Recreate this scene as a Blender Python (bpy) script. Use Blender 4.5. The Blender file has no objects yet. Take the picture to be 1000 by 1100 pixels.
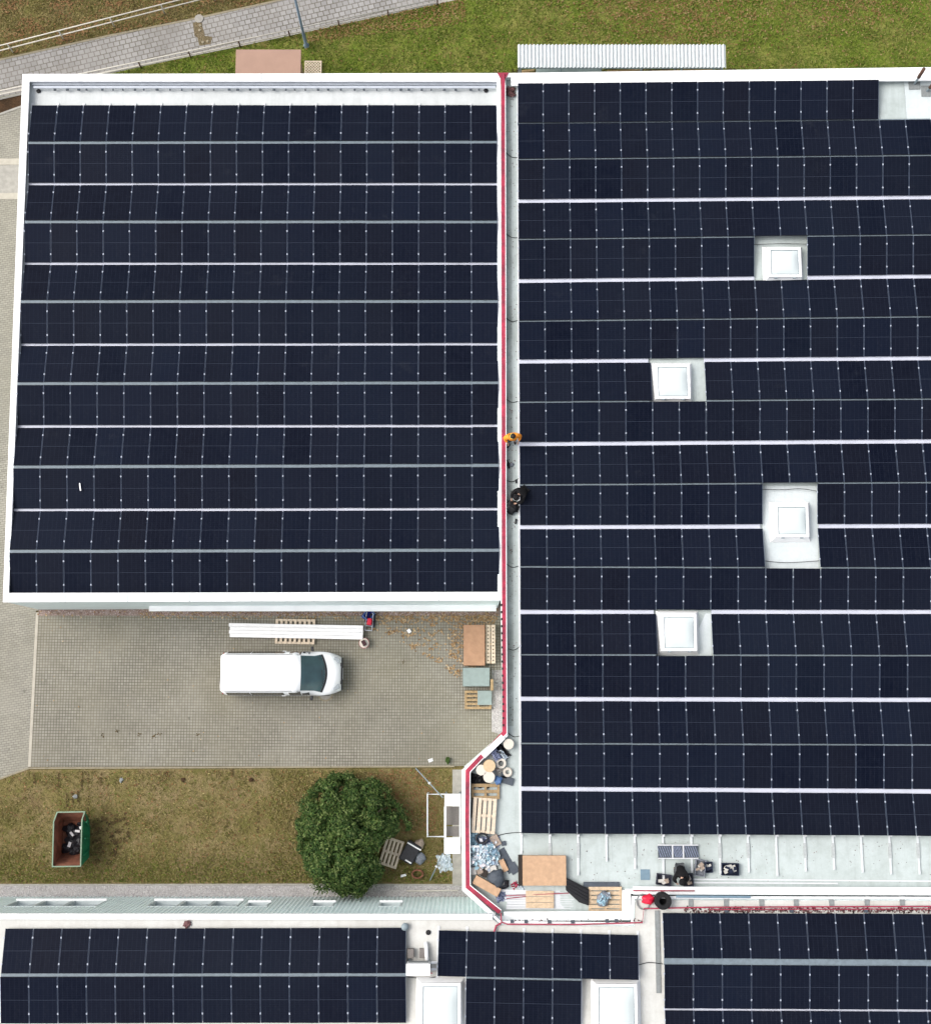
import bpy, math, random, colorsys
from mathutils import Vector, Matrix, Euler
random.seed(7)
R = math.radians
sc = bpy.context.scene
COL = sc.collection

# ------------------------------------------------------------------ camera geometry (metres)
F, NAD = 1450.0, 210.0
TILT = math.atan(NAD / F)
HC = 61.1
def at(px, py, z=0.0):
    a = (px - 500) / F; b = -(py - 550) / F
    d = Vector((a, math.sin(TILT) + b * math.cos(TILT), -math.cos(TILT) + b * math.sin(TILT)))
    k = (z - HC) / d.z
    return Vector((d.x * k, d.y * k, z))
def project(p):
    v = Vector(p) - Vector((0, 0, HC))
    f = Vector((0, math.sin(TILT), -math.cos(TILT))); u = Vector((0, math.cos(TILT), math.sin(TILT)))
    dz = v.dot(f)
    return 500 + F * v.x / dz, 550 - F * v.dot(u) / dz
ZL = 4.4                                   # left roof deck
def zR(x): return 4.4 + 0.033 * (x - 2.2)  # right roof falls gently to the west
def zB(x): return 5.41 + 0.0282 * x        # rear roof
def atf(px, py, zf, dz=0.0):
    z = zf(0) + dz
    for _ in range(5):
        p = at(px, py, z); z = zf(p.x) + dz
    return at(px, py, z)
fL = lambda x: ZL

# ------------------------------------------------------------------ tagging
def tag(o, label=None, cat=None, group=None, kind=None):
    if label: o['label'] = label
    if cat: o['category'] = cat
    if group: o['group'] = group
    if kind: o['kind'] = kind
    return o
def thing(name, label, cat, loc=(0, 0, 0), rot=0, group=None):
    o = bpy.data.objects.new(name, None); COL.objects.link(o)
    o.empty_display_size = 0.2
    o.location = loc; o.rotation_euler = (0, 0, rot)
    return tag(o, label, cat, group)
def copy_tree(o, parent=None):
    c = o.copy(); COL.objects.link(c)
    if parent: c.parent = parent
    for ch in list(o.children): copy_tree(ch, c)
    return c

# ------------------------------------------------------------------ materials
def lin(c):
    c /= 255.0
    return c / 12.92 if c <= 0.04045 else ((c + 0.055) / 1.055) ** 2.4
def px(r, g, b, k=0.70):                   # albedo from an overcast daylight reading
    return (min(.86, lin(r) * k), min(.86, lin(g) * k), min(.86, lin(b) * k), 1)
class NT:
    def __init__(s, name):
        s.m = bpy.data.materials.new(name); s.m.use_nodes = True
        s.t = s.m.node_tree; s.n = s.t.nodes; s.l = s.t.links
        s.b = s.n['Principled BSDF']
        s.tc = s.n.new('ShaderNodeTexCoord')
    def node(s, typ, **kw):
        n = s.n.new(typ)
        for k, v in kw.items(): setattr(n, k, v)
        return n
    def link(s, a, b): s.l.new(a, b)
    def vec(s, rot=0, scale=(1, 1, 1)):
        mp = s.node('ShaderNodeMapping'); mp.inputs['Rotation'].default_value = (0, 0, rot); mp.inputs['Scale'].default_value = scale
        s.link(s.tc.outputs['Object'], mp.inputs['Vector']); return mp.outputs[0]
    def noise(s, scale, detail=3, rough=.6, vec=None, lo=.35, hi=.65):
        n = s.node('ShaderNodeTexNoise'); n.inputs['Scale'].default_value = scale; n.inputs['Detail'].default_value = detail; n.inputs['Roughness'].default_value = rough
        s.link(vec or s.tc.outputs['Object'], n.inputs['Vector'])
        r = s.node('ShaderNodeMapRange'); r.inputs[1].default_value = lo; r.inputs[2].default_value = hi
        s.link(n.outputs[0], r.inputs[0]); return r.outputs[0]
    def mix(s, f, a, b, mode='MIX'):
        m = s.node('ShaderNodeMix', data_type='RGBA', blend_type=mode)
        for sock, v in ((m.inputs[0], f), (m.inputs[6], a), (m.inputs[7], b)):
            if hasattr(v, 'is_linked') or isinstance(v, bpy.types.NodeSocket): s.link(v, sock)
            else: sock.default_value = v
        return m.outputs[2]
    def math(s, op, a, b=0.0):
        m = s.node('ShaderNodeMath', operation=op)
        for sock, v in ((m.inputs[0], a), (m.inputs[1], b)):
            if isinstance(v, bpy.types.NodeSocket): s.link(v, sock)
            else: sock.default_value = v
        return m.outputs[0]
    def bump(s, h, strength=.3, dist=.02):
        b = s.node('ShaderNodeBump'); b.inputs['Strength'].default_value = strength; b.inputs['Distance'].default_value = dist
        s.link(h, b.inputs['Height']); s.link(b.outputs[0], s.b.inputs['Normal'])
    def done(s, col, rough=.6, metal=0, spec=.5):
        if isinstance(col, bpy.types.NodeSocket): s.link(col, s.b.inputs['Base Color'])
        else: s.b.inputs['Base Color'].default_value = col
        s.b.inputs['Roughness'].default_value = rough; s.b.inputs['Metallic'].default_value = metal
        s.b.inputs['Specular IOR Level'].default_value = spec
        return s.m
def shade(c, f): return (min(1, c[0] * f), min(1, c[1] * f), min(1, c[2] * f), 1)
def basic(name, c, rough=.6, metal=0, var=.12, scale=6, spec=.4, bump=0):
    t = NT(name)
    f = t.noise(scale, 4)
    col = t.mix(f, shade(c, 1 - var), shade(c, 1 + var))
    if bump: t.bump(t.noise(scale * 4, 3), bump, .01)
    return t.done(col, rough, metal, spec)
M = {}
def B(k, *a, **kw): M[k] = basic(k, *a, **kw)
B('white_paint', (.82, .82, .82, 1), .35, var=.03)
B('van_paint', (.84, .85, .86, 1), .25, var=.015, scale=1.5, spec=.5)
B('coping', (.82, .83, .83, 1), .4, var=.035, scale=1.2)
B('cladding', (.76, .86, .85, 1), .5, var=.05, scale=1.5)
B('aluminium', px(205, 212, 222), .4, var=.06)
B('rail_white', px(240, 243, 246), .4, var=.04)
B('aluminium_pale', px(232, 238, 240), .45, var=.06)
B('galvanised', px(150, 165, 172), .5, var=.1)
B('steel_blue', px(128, 148, 164), .5, var=.08)
B('clamp', px(196, 204, 220), .4, var=.03)
B('black_frame', (.010, .011, .014, 1), .5, spec=.2)
B('frame_side', px(88, 100, 122), .5, var=.08, spec=.2)
B('valley_white', px(222, 226, 242), .5, var=.06, scale=1.5)  # strip added so the valley gaps look as bright as open deck
B('sill_grey', px(214, 224, 224), .5, var=.05)
B('mat_pale', px(196, 202, 202), .8, var=.12, scale=8)
B('ridge_gap_shade', px(128, 142, 152), .5, var=.12)  # shade on the deck under ridge gaps, put into the strip colour
B('rust_post', px(105, 75, 60), .8, var=.2, scale=20)
B('pipe_cream', px(222, 216, 204), .5, var=.08)
B('wood', px(226, 200, 168), .8, var=.16, scale=9)
B('wood_pale', px(238, 220, 196), .8, var=.12, scale=9)
B('wood_grey', px(176, 150, 112), .85, var=.2, scale=9)
B('cardboard', px(214, 176, 142), .85, var=.1, scale=5)
B('brown_board', px(186, 145, 115), .8, var=.12, scale=3)
B('shed_brown', px(184, 150, 132), .8, var=.04, scale=2)
B('sheet_grey', px(150, 165, 162), .6, var=.07, scale=4)
B('dark_sheet', px(82, 90, 100), .7, var=.15, scale=6)
B('black_plastic', (.012, .012, .014, 1), .6, var=.3, scale=20, spec=.3)
B('black_film', (.014, .014, .018, 1), .35, var=.4, scale=14)
B('rubber', (.015, .015, .016, 1), .8, spec=.2)
B('tyre', (.02, .02, .02, 1), .9, spec=.2)
B('rim', (.4, .4, .42, 1), .4, .6)
B('blue_plastic', px(20, 30, 165), .45, var=.2)
B('light_blue', px(110, 150, 205), .45, var=.25, scale=12)
B('red_plastic', px(238, 35, 70), .45, var=.1)
B('drum_white', px(236, 228, 214), .6, var=.04)
B('drum_tan', px(225, 198, 160), .7, var=.08)
B('film_white', px(215, 228, 238), .25, var=.12, scale=10)
B('film_grey', px(150, 160, 190), .3, var=.25, scale=12)
B('film_blue', px(170, 205, 222), .25, var=.2, scale=12)
B('skip_green', px(24, 128, 88), .55, var=.2, scale=5)
B('skip_rim', px(140, 165, 140), .6, var=.1, scale=8)
B('rust', px(150, 98, 76), .9, var=.35, scale=3)
B('concrete', px(178, 174, 165), .85, var=.12, scale=4)
B('kerb', px(162, 152, 128), .85, var=.12, scale=5)
B('slab', px(200, 193, 178), .85, var=.08, scale=4)
B('headlamp', (.35, .38, .4, 1), .1, var=.05)
B('tail_lamp', (.3, .02, .02, 1), .2)
B('plate', (.7, .7, .68, 1), .5, var=.03)
B('trim', (.03, .03, .033, 1), .6, spec=.3)
B('skin', (.42, .26, .19, 1), .6, var=.05)
B('wine_dark', (.045, .014, .018, 1), .7)
B('eye_dark', (.02, .015, .01, 1), .3)
B('hair_dark', (.02, .014, .010, 1), .7, var=.4, scale=60)
B('cloth_black', (.012, .012, .013, 1), .9, var=.35, scale=25, spec=.1)
B('cloth_grey', (.07, .075, .08, 1), .9, var=.25, scale=25, spec=.1)
B('cloth_navy', (.02, .025, .045, 1), .9, var=.25, scale=25, spec=.1)
B('hivis_orange', px(255, 138, 42, 1.15), .7, var=.12, scale=14)
B('hivis_yellow', px(255, 220, 110, 1.0), .6, var=.05)
B('boot', (.03, .022, .016, 1), .8)
B('tool_grey', px(135, 140, 150), .5, var=.3, scale=25)
B('crate_dark', px(50, 52, 68), .6, var=.2, scale=12)
B('items_pale', px(225, 222, 215), .6, var=.12, scale=20)
B('items_tan', px(178, 160, 145), .7, var=.2, scale=20)
B('lid_white', px(232, 242, 242), .2, var=.02, scale=1)
B('stone', px(190, 188, 190), .9, var=.3, scale=3)
B('trunk', (.06, .045, .03, 1), .9, var=.3, scale=12)
B('grating', px(128, 122, 118), .6, var=.12, scale=25)
B('pad_grey', px(150, 155, 155), .8, var=.12, scale=8)
B('mark_white', px(225, 225, 225), .7, var=.1)
B('plate_blue', px(128, 155, 172), .6, var=.06)

def red_mat():
    t = NT('red_strip'); f = t.noise(1.3, 5, .7); g = t.noise(9, 3)
    c = t.mix(f, px(140, 34, 62), px(214, 52, 88)); c = t.mix(t.math('MULTIPLY', g, .35), c, px(112, 40, 60))
    return t.done(c, .5)
M['red_strip'] = red_mat()
B('red_pipe', px(178, 58, 84), .5, var=.2, scale=3)

def membrane(name, c, dirt, amount=.6, s=1.0):
    t = NT(name)
    big = t.noise(.35 * s, 5, .65, lo=.38, hi=.68); mid = t.noise(2.2 * s, 5, .7, lo=.45, hi=.75); fine = t.noise(14, 3, lo=.3, hi=.7)
    v = t.vec(0, (1, .08, 1)); streak = t.noise(5, 3, .6, v, .5, .75)
    col = t.mix(t.math('MULTIPLY', big, amount * .6), c, dirt)
    col = t.mix(t.math('MULTIPLY', mid, amount * .55), col, dirt)
    col = t.mix(t.math('MULTIPLY', streak, amount * .3), col, shade(dirt, .8))
    col = t.mix(t.math('MULTIPLY', fine, .10), col, shade(dirt, .7))
    t.bump(big, .15, .02)
    return t.done(col, .6, 0, .3)
M['membrane_left'] = membrane('membrane_left', px(236, 240, 240), px(198, 204, 202), .6)
M['membrane_right'] = membrane('membrane_right', px(214, 225, 224), px(172, 182, 177), .9)
M['membrane_rear'] = membrane('membrane_rear', px(236, 237, 232), px(190, 184, 174), .6)
M['membrane_walk'] = membrane('membrane_walk', px(200, 209, 205), px(134, 144, 136), 1.0, 2.0)
M['membrane_pad'] = membrane('membrane_pad', px(236, 244, 246), px(196, 210, 210), .6, 2.0)

def cells():
    t = NT('solar_cells')
    w = NT
    oi = t.node('ShaderNodeObjectInfo'); at_ = t.node('ShaderNodeAttribute'); at_.attribute_name = 'rnd'
    rnd = t.math('FRACT', t.math('ADD', oi.outputs['Random'], at_.outputs['Fac']))
    uv = t.node('ShaderNodeUVMap'); uv.uv_map = 'UVMap'
    sep = t.node('ShaderNodeSeparateXYZ'); t.link(uv.outputs[0], sep.inputs[0])
    def lines(out, n, wid):
        a = t.math('FRACT', t.math('MULTIPLY', out, n))
        d = t.math('ABSOLUTE', t.math('SUBTRACT', a, .5))
        return t.math('GREATER_THAN', d, .5 - wid)
    lx = lines(sep.outputs[0], 6, .035); ly = lines(sep.outputs[1], 20, .05); fine = lines(sep.outputs[0], 60, .1)
    mid = t.math('LESS_THAN', t.math('ABSOLUTE', t.math('SUBTRACT', sep.outputs[1], .5)), .006)
    base = t.mix(rnd, (.0015, .0031, .0098, 1), (.0052, .0082, .0185, 1))
    hue = t.math('FRACT', t.math('MULTIPLY', rnd, 7.31))
    base = t.mix(t.math('MULTIPLY', hue, .5), base, (.0074, .0074, .0112, 1))
    geo = t.node('ShaderNodeNewGeometry'); dust = t.noise(.16, 4, .65, geo.outputs['Position'], .42, .68)
    base = t.mix(t.math('MULTIPLY', dust, .38), base, (.0088, .0130, .0225, 1))
    v = t.noise(3.0, 4, .6); base = t.mix(t.math('MULTIPLY', v, .35), base, (.0078, .0100, .0185, 1))
    base = t.mix(t.math('MULTIPLY', fine, .10), base, (.05, .055, .075, 1))
    base = t.mix(t.math('MULTIPLY', lx, .16), base, (.05, .06, .09, 1))
    base = t.mix(t.math('MULTIPLY', ly, .10), base, (.05, .06, .09, 1))
    base = t.mix(t.math('MULTIPLY', mid, .45), base, (.05, .06, .085, 1))
    sm = t.noise(.9, 5, .75, lo=.60, hi=.80)
    base = t.mix(t.math('MULTIPLY', sm, .14), base, (.06, .065, .075, 1))
    m = t.done(base, .38, 0, .025)
    return m
M['cells'] = cells()
def glass(name, c, rough=.08):
    t = NT(name); return t.done(t.mix(t.noise(1.2, 3), shade(c, .75), shade(c, 1.2)), rough, 0, .6)
M['windscreen'] = glass('windscreen', (.035, .075, .085, 1))
M['window_glass'] = glass('window_glass', px(196, 208, 210), .15)
M['dark_glass'] = glass('dark_glass', (.03, .035, .045, 1))

def paving(name, rot, bw, bh, offset, mortar, c1, c2, cm, moss, dark):
    t = NT(name); v = t.vec(rot)
    br = t.node('ShaderNodeTexBrick', offset=offset, squash=1.0)
    t.link(v, br.inputs['Vector'])
    br.inputs['Scale'].default_value = 1; br.inputs['Brick Width'].default_value = bw; br.inputs['Row Height'].default_value = bh
    br.inputs['Mortar Size'].default_value = mortar; br.inputs['Mortar Smooth'].default_value = .25; br.inputs['Bias'].default_value = 0
    br.inputs['Color1'].default_value = c1; br.inputs['Color2'].default_value = c2; br.inputs['Mortar'].default_value = cm
    col = br.outputs['Color']
    a = t.noise(.22, 5, .65, lo=.42, hi=.68); b = t.noise(1.6, 5, .7, lo=.45, hi=.75); c = t.noise(.5, 4, .6, t.vec(.6), .45, .65)
    col = t.mix(t.math('MULTIPLY', a, .45), col, moss, 'MIX')
    col = t.mix(t.math('MULTIPLY', b, .28), col, dark)
    col = t.mix(t.math('MULTIPLY', c, .20), col, shade(c1, 1.15))
    wet = t.noise(.13, 3, .5, t.vec(.9), .50, .66); col = t.mix(t.math('MULTIPLY', wet, .35), col, dark)
    spot = t.noise(3.3, 2, .5, t.vec(.2), .70, .76)
    col = t.mix(t.math('MULTIPLY', spot, .45), col, shade(dark, .55))
    t.bump(br.outputs['Fac'], -.4, .01)
    return t.done(col, .85, 0, .25)
M['yard'] = paving('yard_paving', .006, .127, .127, 0.0, .013, px(170, 166, 154), px(153, 149, 138), px(95, 92, 76), px(148, 142, 120), px(118, 114, 102))
M['drive'] = paving('drive_paving', -.16, .21, .105, .5, .010, px(176, 172, 160), px(160, 156, 146), px(112, 109, 94), px(154, 150, 132), px(132, 129, 118))
M['path'] = paving('path_paving', -.255, .29, .25, .5, .024, px(178, 176, 174), px(160, 158, 156), px(112, 107, 96), px(158, 152, 142), px(130, 126, 120))

def grass(name, c1, c2, c3, c4, s=.35):
    t = NT(name)
    a = t.noise(s, 5, .7, lo=.44, hi=.58); b = t.noise(1.7, 5, .7, lo=.46, hi=.62); c = t.noise(15, 4, .7, lo=.35, hi=.68); d = t.noise(.8, 4, .7, t.vec(1.0), .55, .72)
    col = t.mix(a, c1, c2); col = t.mix(t.math('MULTIPLY', b, .7), col, c3); col = t.mix(t.math('MULTIPLY', d, .75), col, c4)
    e = t.noise(6.5, 4, .75, t.vec(.7), .48, .72); g = t.noise(9.0, 3, .7, t.vec(2.1), .52, .74)
    col = t.mix(t.math('MULTIPLY', c, .30), col, shade(c1, .45))
    col = t.mix(t.math('MULTIPLY', e, .55), col, shade(c3, .50)); col = t.mix(t.math('MULTIPLY', g, .45), col, shade(c4, 1.35))
    t.bump(c, .8, .05)
    return t.done(col, .95, 0, .1)
G1 = [px(138, 156, 62), px(170, 168, 92), px(92, 122, 42), px(160, 138, 92)]
G2 = [px(158, 144, 94), px(176, 156, 116), px(122, 124, 64), px(146, 120, 92)]
G3 = [px(150, 138, 88), px(154, 136, 98), px(128, 130, 70), px(152, 122, 90)]
M['grass_north'] = grass('grass_north', *G1)
M['grass_south'] = grass('grass_south', *G2)
M['grass_verge'] = grass('grass_verge', *G3)
M['soil'] = grass('soil', px(92, 72, 54), px(110, 84, 62), px(80, 66, 50), px(70, 54, 42), 2)
M['patch_soil'] = grass('patch_soil', px(148, 132, 104), px(158, 144, 118), px(134, 124, 92), px(128, 110, 84), 3)
M['gravel'] = grass('gravel_bed', px(220, 216, 214), px(204, 198, 196), px(232, 228, 226), px(186, 178, 172), 3)
M['gravel_brown'] = grass('gravel_brown', px(186, 164, 154), px(160, 138, 120), px(204, 188, 180), px(140, 108, 86), 3)
def island(name, cols, rough=.9, spec=.1, trans=0):
    t = NT(name); g = t.node('ShaderNodeNewGeometry')
    r = t.node('ShaderNodeValToRGB'); r.color_ramp.interpolation = 'LINEAR'
    e = r.color_ramp.elements
    for i, c in enumerate(cols):
        p = i / (len(cols) - 1)
        if i == 0: e[0].position = 0; e[0].color = c
        elif i == len(cols) - 1: e[-1].position = 1; e[-1].color = c
        else: n = e.new(p); n.color = c
    t.link(g.outputs['Random Per Island'], r.inputs[0])
    return t.done(r.outputs[0], rough, 0, spec)
M['blades_north'] = island('blades_north', [px(74, 104, 30), px(146, 156, 72), px(108, 138, 46), px(178, 170, 108)])
M['blades_south'] = island('blades_south', [px(118, 122, 58), px(174, 154, 108), px(142, 138, 76), px(194, 178, 130)])
M['dead_leaves'] = island('dead_leaves', [px(140, 108, 78), px(198, 172, 132), px(168, 134, 94), px(222, 202, 168)])
M['lawn_leaves'] = island('lawn_leaves', [px(104, 78, 46), px(160, 134, 88), px(126, 98, 58), px(182, 158, 114)])
M['brown_leaves'] = island('brown_leaves', [px(118, 88, 62), px(160, 118, 82), px(140, 108, 76), px(184, 148, 108)])
M['stones'] = island('stones', [px(176, 170, 170), px(240, 236, 236), px(212, 204, 200), px(250, 248, 246)])
M['stones_brown'] = island('stones_brown', [px(150, 112, 96), px(236, 222, 218), px(190, 172, 160), px(220, 192, 184)])
M['leaves_bush'] = island('leaves_bush', [(.010, .024, .006, 1), (.042, .080, .018, 1), (.020, .046, .011, 1), (.078, .118, .028, 1), (.13, .165, .06, 1)], .6, .12)
M['dirt'] = island('dirt', [px(84, 72, 48), px(118, 100, 68), px(100, 86, 56), px(70, 60, 44)])
M['debris'] = island('debris', [px(70, 50, 48), px(150, 110, 110), px(110, 80, 80), px(50, 40, 40)])
M['shred'] = island('shred', [px(236, 244, 248), px(160, 200, 216), px(206, 222, 232), px(240, 232, 236), px(130, 165, 190)], .3, .5)

# ------------------------------------------------------------------ mesh builder
class MB:
    def __init__(s): s.v = []; s.f = []; s.mi = []; s.cur = 0
    def add(s, vs, fs):
        n = len(s.v); s.v += [tuple(v) for v in vs]
        for f in fs: s.f.append([n + i for i in f]); s.mi.append(s.cur)
        return s
    def hexa(s, p):     # 4 bottom ccw, 4 top ccw
        return s.add(p, [(3, 2, 1, 0), (4, 5, 6, 7), (0, 1, 5, 4), (1, 2, 6, 5), (2, 3, 7, 6), (3, 0, 4, 7)])
    def box(s, x0, y0, z0, x1, y1, z1):
        return s.hexa([(x0, y0, z0), (x1, y0, z0), (x1, y1, z0), (x0, y1, z0), (x0, y0, z1), (x1, y0, z1), (x1, y1, z1), (x0, y1, z1)])
    def cbox(s, c, d, rot=0, tilt=(0, 0)):
        m = Matrix.Translation(c) @ Euler((tilt[0], tilt[1], rot)).to_matrix().to_4x4()
        x, y, z = d[0] / 2, d[1] / 2, d[2] / 2
        return s.hexa([m @ Vector(q) for q in ((-x, -y, -z), (x, -y, -z), (x, y, -z), (-x, y, -z), (-x, -y, z), (x, -y, z), (x, y, z), (-x, y, z))])
    def prism(s, poly, z0, z1):      # poly of (x,y); z0,z1 numbers or functions of x
        n = len(poly)
        a = sum(poly[i][0] * poly[(i + 1) % n][1] - poly[(i + 1) % n][0] * poly[i][1] for i in range(n))
        if a < 0: poly = poly[::-1]
        g = lambda z, x: z(x) if callable(z) else z
        vs = [(p[0], p[1], g(z0, p[0])) for p in poly] + [(p[0], p[1], g(z1, p[0])) for p in poly]
        return s.add(vs, [tuple(range(n - 1, -1, -1)), tuple(range(n, 2 * n))] + [(i, (i + 1) % n, n + (i + 1) % n, n + i) for i in range(n)])
    def ribbon(s, pts, w0, w1, z0, z1, closed=False):   # mitred strip; w0/w1 signed offsets to the left of travel
        n = len(pts); P = [Vector((p[0], p[1])) for p in pts]
        rows = []
        for i in range(n):
            d0 = (P[i] - P[i - 1]) if (i > 0 or closed) else (P[1] - P[0])
            d1 = (P[(i + 1) % n] - P[i]) if (i < n - 1 or closed) else (P[-1] - P[-2])
            d0.normalize(); d1.normalize()
            n0 = Vector((-d0.y, d0.x)); n1 = Vector((-d1.y, d1.x)); m = (n0 + n1)
            m = m / max(.25, m.length_squared) * 2 if m.length > 1e-6 else n0
            rows.append((P[i] + m * w0, P[i] + m * w1))
        g = lambda z, x: z(x) if callable(z) else z
        vs = []
        for a, b in rows:
            vs += [(a.x, a.y, g(z0, a.x)), (b.x, b.y, g(z0, b.x)), (b.x, b.y, g(z1, b.x)), (a.x, a.y, g(z1, a.x))]
        fs = []
        for i in range(n if closed else n - 1):
            o, q = 4 * i, 4 * ((i + 1) % n)
            for k in range(4): fs.append((o + k, o + (k + 1) % 4, q + (k + 1) % 4, q + k))
        if not closed: fs += [(3, 2, 1, 0), (4 * n - 4, 4 * n - 3, 4 * n - 2, 4 * n - 1)]
        s.add(vs, fs); return s
    def tube(s, pts, r, n=8, r1=None):
        P = [Vector(p) for p in pts]; k = len(P); vs = []
        up0 = None
        for i in range(k):
            d = (P[min(i + 1, k - 1)] - P[max(i - 1, 0)]).normalized()
            u = d.orthogonal().normalized() if up0 is None else (up0 - d * up0.dot(d))
            if u.length < 1e-4: u = d.orthogonal()
            u.normalize(); up0 = u; w = d.cross(u)
            rr = r if r1 is None else r + (r1 - r) * i / (k - 1)
            for j in range(n):
                a = 2 * math.pi * j / n; vs.append(P[i] + (u * math.cos(a) + w * math.sin(a)) * rr)
        fs = [(i * n + j, i * n + (j + 1) % n, (i + 1) * n + (j + 1) % n, (i + 1) * n + j) for i in range(k - 1) for j in range(n)]
        fs += [tuple(range(n - 1, -1, -1)), tuple(range((k - 1) * n, k * n))]
        return s.add(vs, fs)
    def lathe(s, c, prof, n=24):     # prof: (r,z) list
        vs = []
        for r, z in prof:
            for j in range(n):
                a = 2 * math.pi * j / n; vs.append((c[0] + r * math.cos(a), c[1] + r * math.sin(a), c[2] + z))
        k = len(prof)
        fs = [(i * n + j, i * n + (j + 1) % n, (i + 1) * n + (j + 1) % n, (i + 1) * n + j) for i in range(k - 1) for j in range(n)]
        if prof[0][0] > 1e-5: fs.append(tuple(range(n - 1, -1, -1)))
        if prof[-1][0] > 1e-5: fs.append(tuple(range((k - 1) * n, k * n)))
        return s.add(vs, fs)
    def blob(s, c, d, rot=0, amp=.15, seed=0, nu=14, nv=9):   # lumpy closed ellipsoid
        rnd = random.Random(seed); ph = [rnd.uniform(0, 6.28) for _ in range(8)]
        m = Euler((0, 0, rot)).to_matrix(); vs = []
        for i in range(nv + 1):
            th = math.pi * i / nv
            for j in range(nu):
                a = 2 * math.pi * j / nu
                k = 1 + amp * (math.sin(3 * a + ph[0]) * math.sin(2 * th + ph[1]) + .7 * math.sin(5 * a + ph[2] + 2 * th) + .5 * math.sin(7 * th + ph[3] + a)) * math.sin(th)
                v = m @ Vector((d[0] / 2 * math.sin(th) * math.cos(a) * k, d[1] / 2 * math.sin(th) * math.sin(a) * k, d[2] / 2 * math.cos(th) * k))
                vs.append(v + Vector(c))
        fs = [(i * nu + j, (i + 1) * nu + j, (i + 1) * nu + (j + 1) % nu, i * nu + (j + 1) % nu) for i in range(nv) for j in range(nu)]
        return s.add(vs, fs)
    def crumple(s, c, w, l, h, rot=0, seed=0, n=14, flat=0):   # crumpled sheet with a solid underside
        rnd = random.Random(seed); m = Euler((0, 0, rot)).to_matrix()
        H = [[max(.01, (h * (rnd.random() ** 1.3)) * (1 - .8 * max(abs(2 * i / n - 1), abs(2 * j / n - 1)) ** 3)) for j in range(n + 1)] for i in range(n + 1)]
        vs = []
        for lev in (1, 0):
            for i in range(n + 1):
                for j in range(n + 1):
                    e = 1 + .10 * math.sin(i * 1.7 + seed) + .10 * math.cos(j * 2.1 + seed)
                    vs.append(m @ Vector(((i / n - .5) * w * e, (j / n - .5) * l * e, H[i][j] * lev + (.004 if lev == 0 else .008))) + Vector(c))
        N = (n + 1) ** 2; fs = []
        for i in range(n):
            for j in range(n):
                a, b, c_, d = i * (n + 1) + j, (i + 1) * (n + 1) + j, (i + 1) * (n + 1) + j + 1, i * (n + 1) + j + 1
                fs += [(a, b, c_, d), (N + d, N + c_, N + b, N + a)]
        for i in range(n):
            for (a, b) in ((i * (n + 1), (i + 1) * (n + 1)), ((i + 1) * (n + 1) + n, i * (n + 1) + n)): fs.append((b, a, N + a, N + b))
            for (a, b) in ((i + 1, i), (n * (n + 1) + i, n * (n + 1) + i + 1)): fs.append((b, a, N + a, N + b))
        return s.add(vs, fs)
    def mesh(s, name, off=(0, 0, 0)):
        me = bpy.data.meshes.new(name)
        me.from_pydata([(v[0] - off[0], v[1] - off[1], v[2] - off[2]) for v in s.v], [], s.f)
        if any(s.mi): me.polygons.foreach_set('material_index', s.mi)
        me.update(); return me
    def build(s, name, mat, parent=None, world=False, smooth=False, bevel=0, label=None):
        off = parent.location if (world and parent) else (0, 0, 0)
        if world and parent and parent.parent: off = parent.parent.location
        me = s.mesh(name, off)
        for m in (mat if isinstance(mat, (list, tuple)) else [mat]): me.materials.append(M[m])
        o = bpy.data.objects.new(name, me); COL.objects.link(o)
        if parent: o.parent = parent
        if smooth: me.polygons.foreach_set('use_smooth', [True] * len(me.polygons))
        if bevel:
            b = o.modifiers.new('Bevel', 'BEVEL'); b.width = bevel; b.segments = 2; b.limit_method = 'ANGLE'
        if label: o['label'] = label
        return o
def solo(mb, name, mat, label, cat, group=None, smooth=False, bevel=0):
    """a thing that is one mesh; its origin goes to the middle of its base"""
    xs = [v[0] for v in mb.v]; ys = [v[1] for v in mb.v]; zs = [v[2] for v in mb.v]
    c = Vector(((min(xs) + max(xs)) / 2, (min(ys) + max(ys)) / 2, min(zs)))
    me = mb.mesh(name, c); me.materials.append(M[mat])
    o = bpy.data.objects.new(name, me); COL.objects.link(o); o.location = c
    if smooth: me.polygons.foreach_set('use_smooth', [True] * len(me.polygons))
    if bevel:
        b = o.modifiers.new('Bevel', 'BEVEL'); b.width = bevel; b.segments = 2; b.limit_method = 'ANGLE'
    return tag(o, label, cat, group)
def P2(lst, z=0.0): return [tuple(at(x, y, z))[:2] for x, y in lst]
def struct(mb, name, mat, kind='structure'):
    return tag(mb.build(name, mat), kind=kind)
ORD = ['first', 'second', 'third', 'fourth', 'fifth', 'sixth', 'seventh', 'eighth', 'ninth', 'tenth', 'eleventh', 'twelfth', 'thirteenth', 'fourteenth', 'fifteenth', 'sixteenth', 'seventeenth', 'eighteenth', 'nineteenth', 'twentieth']

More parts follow.
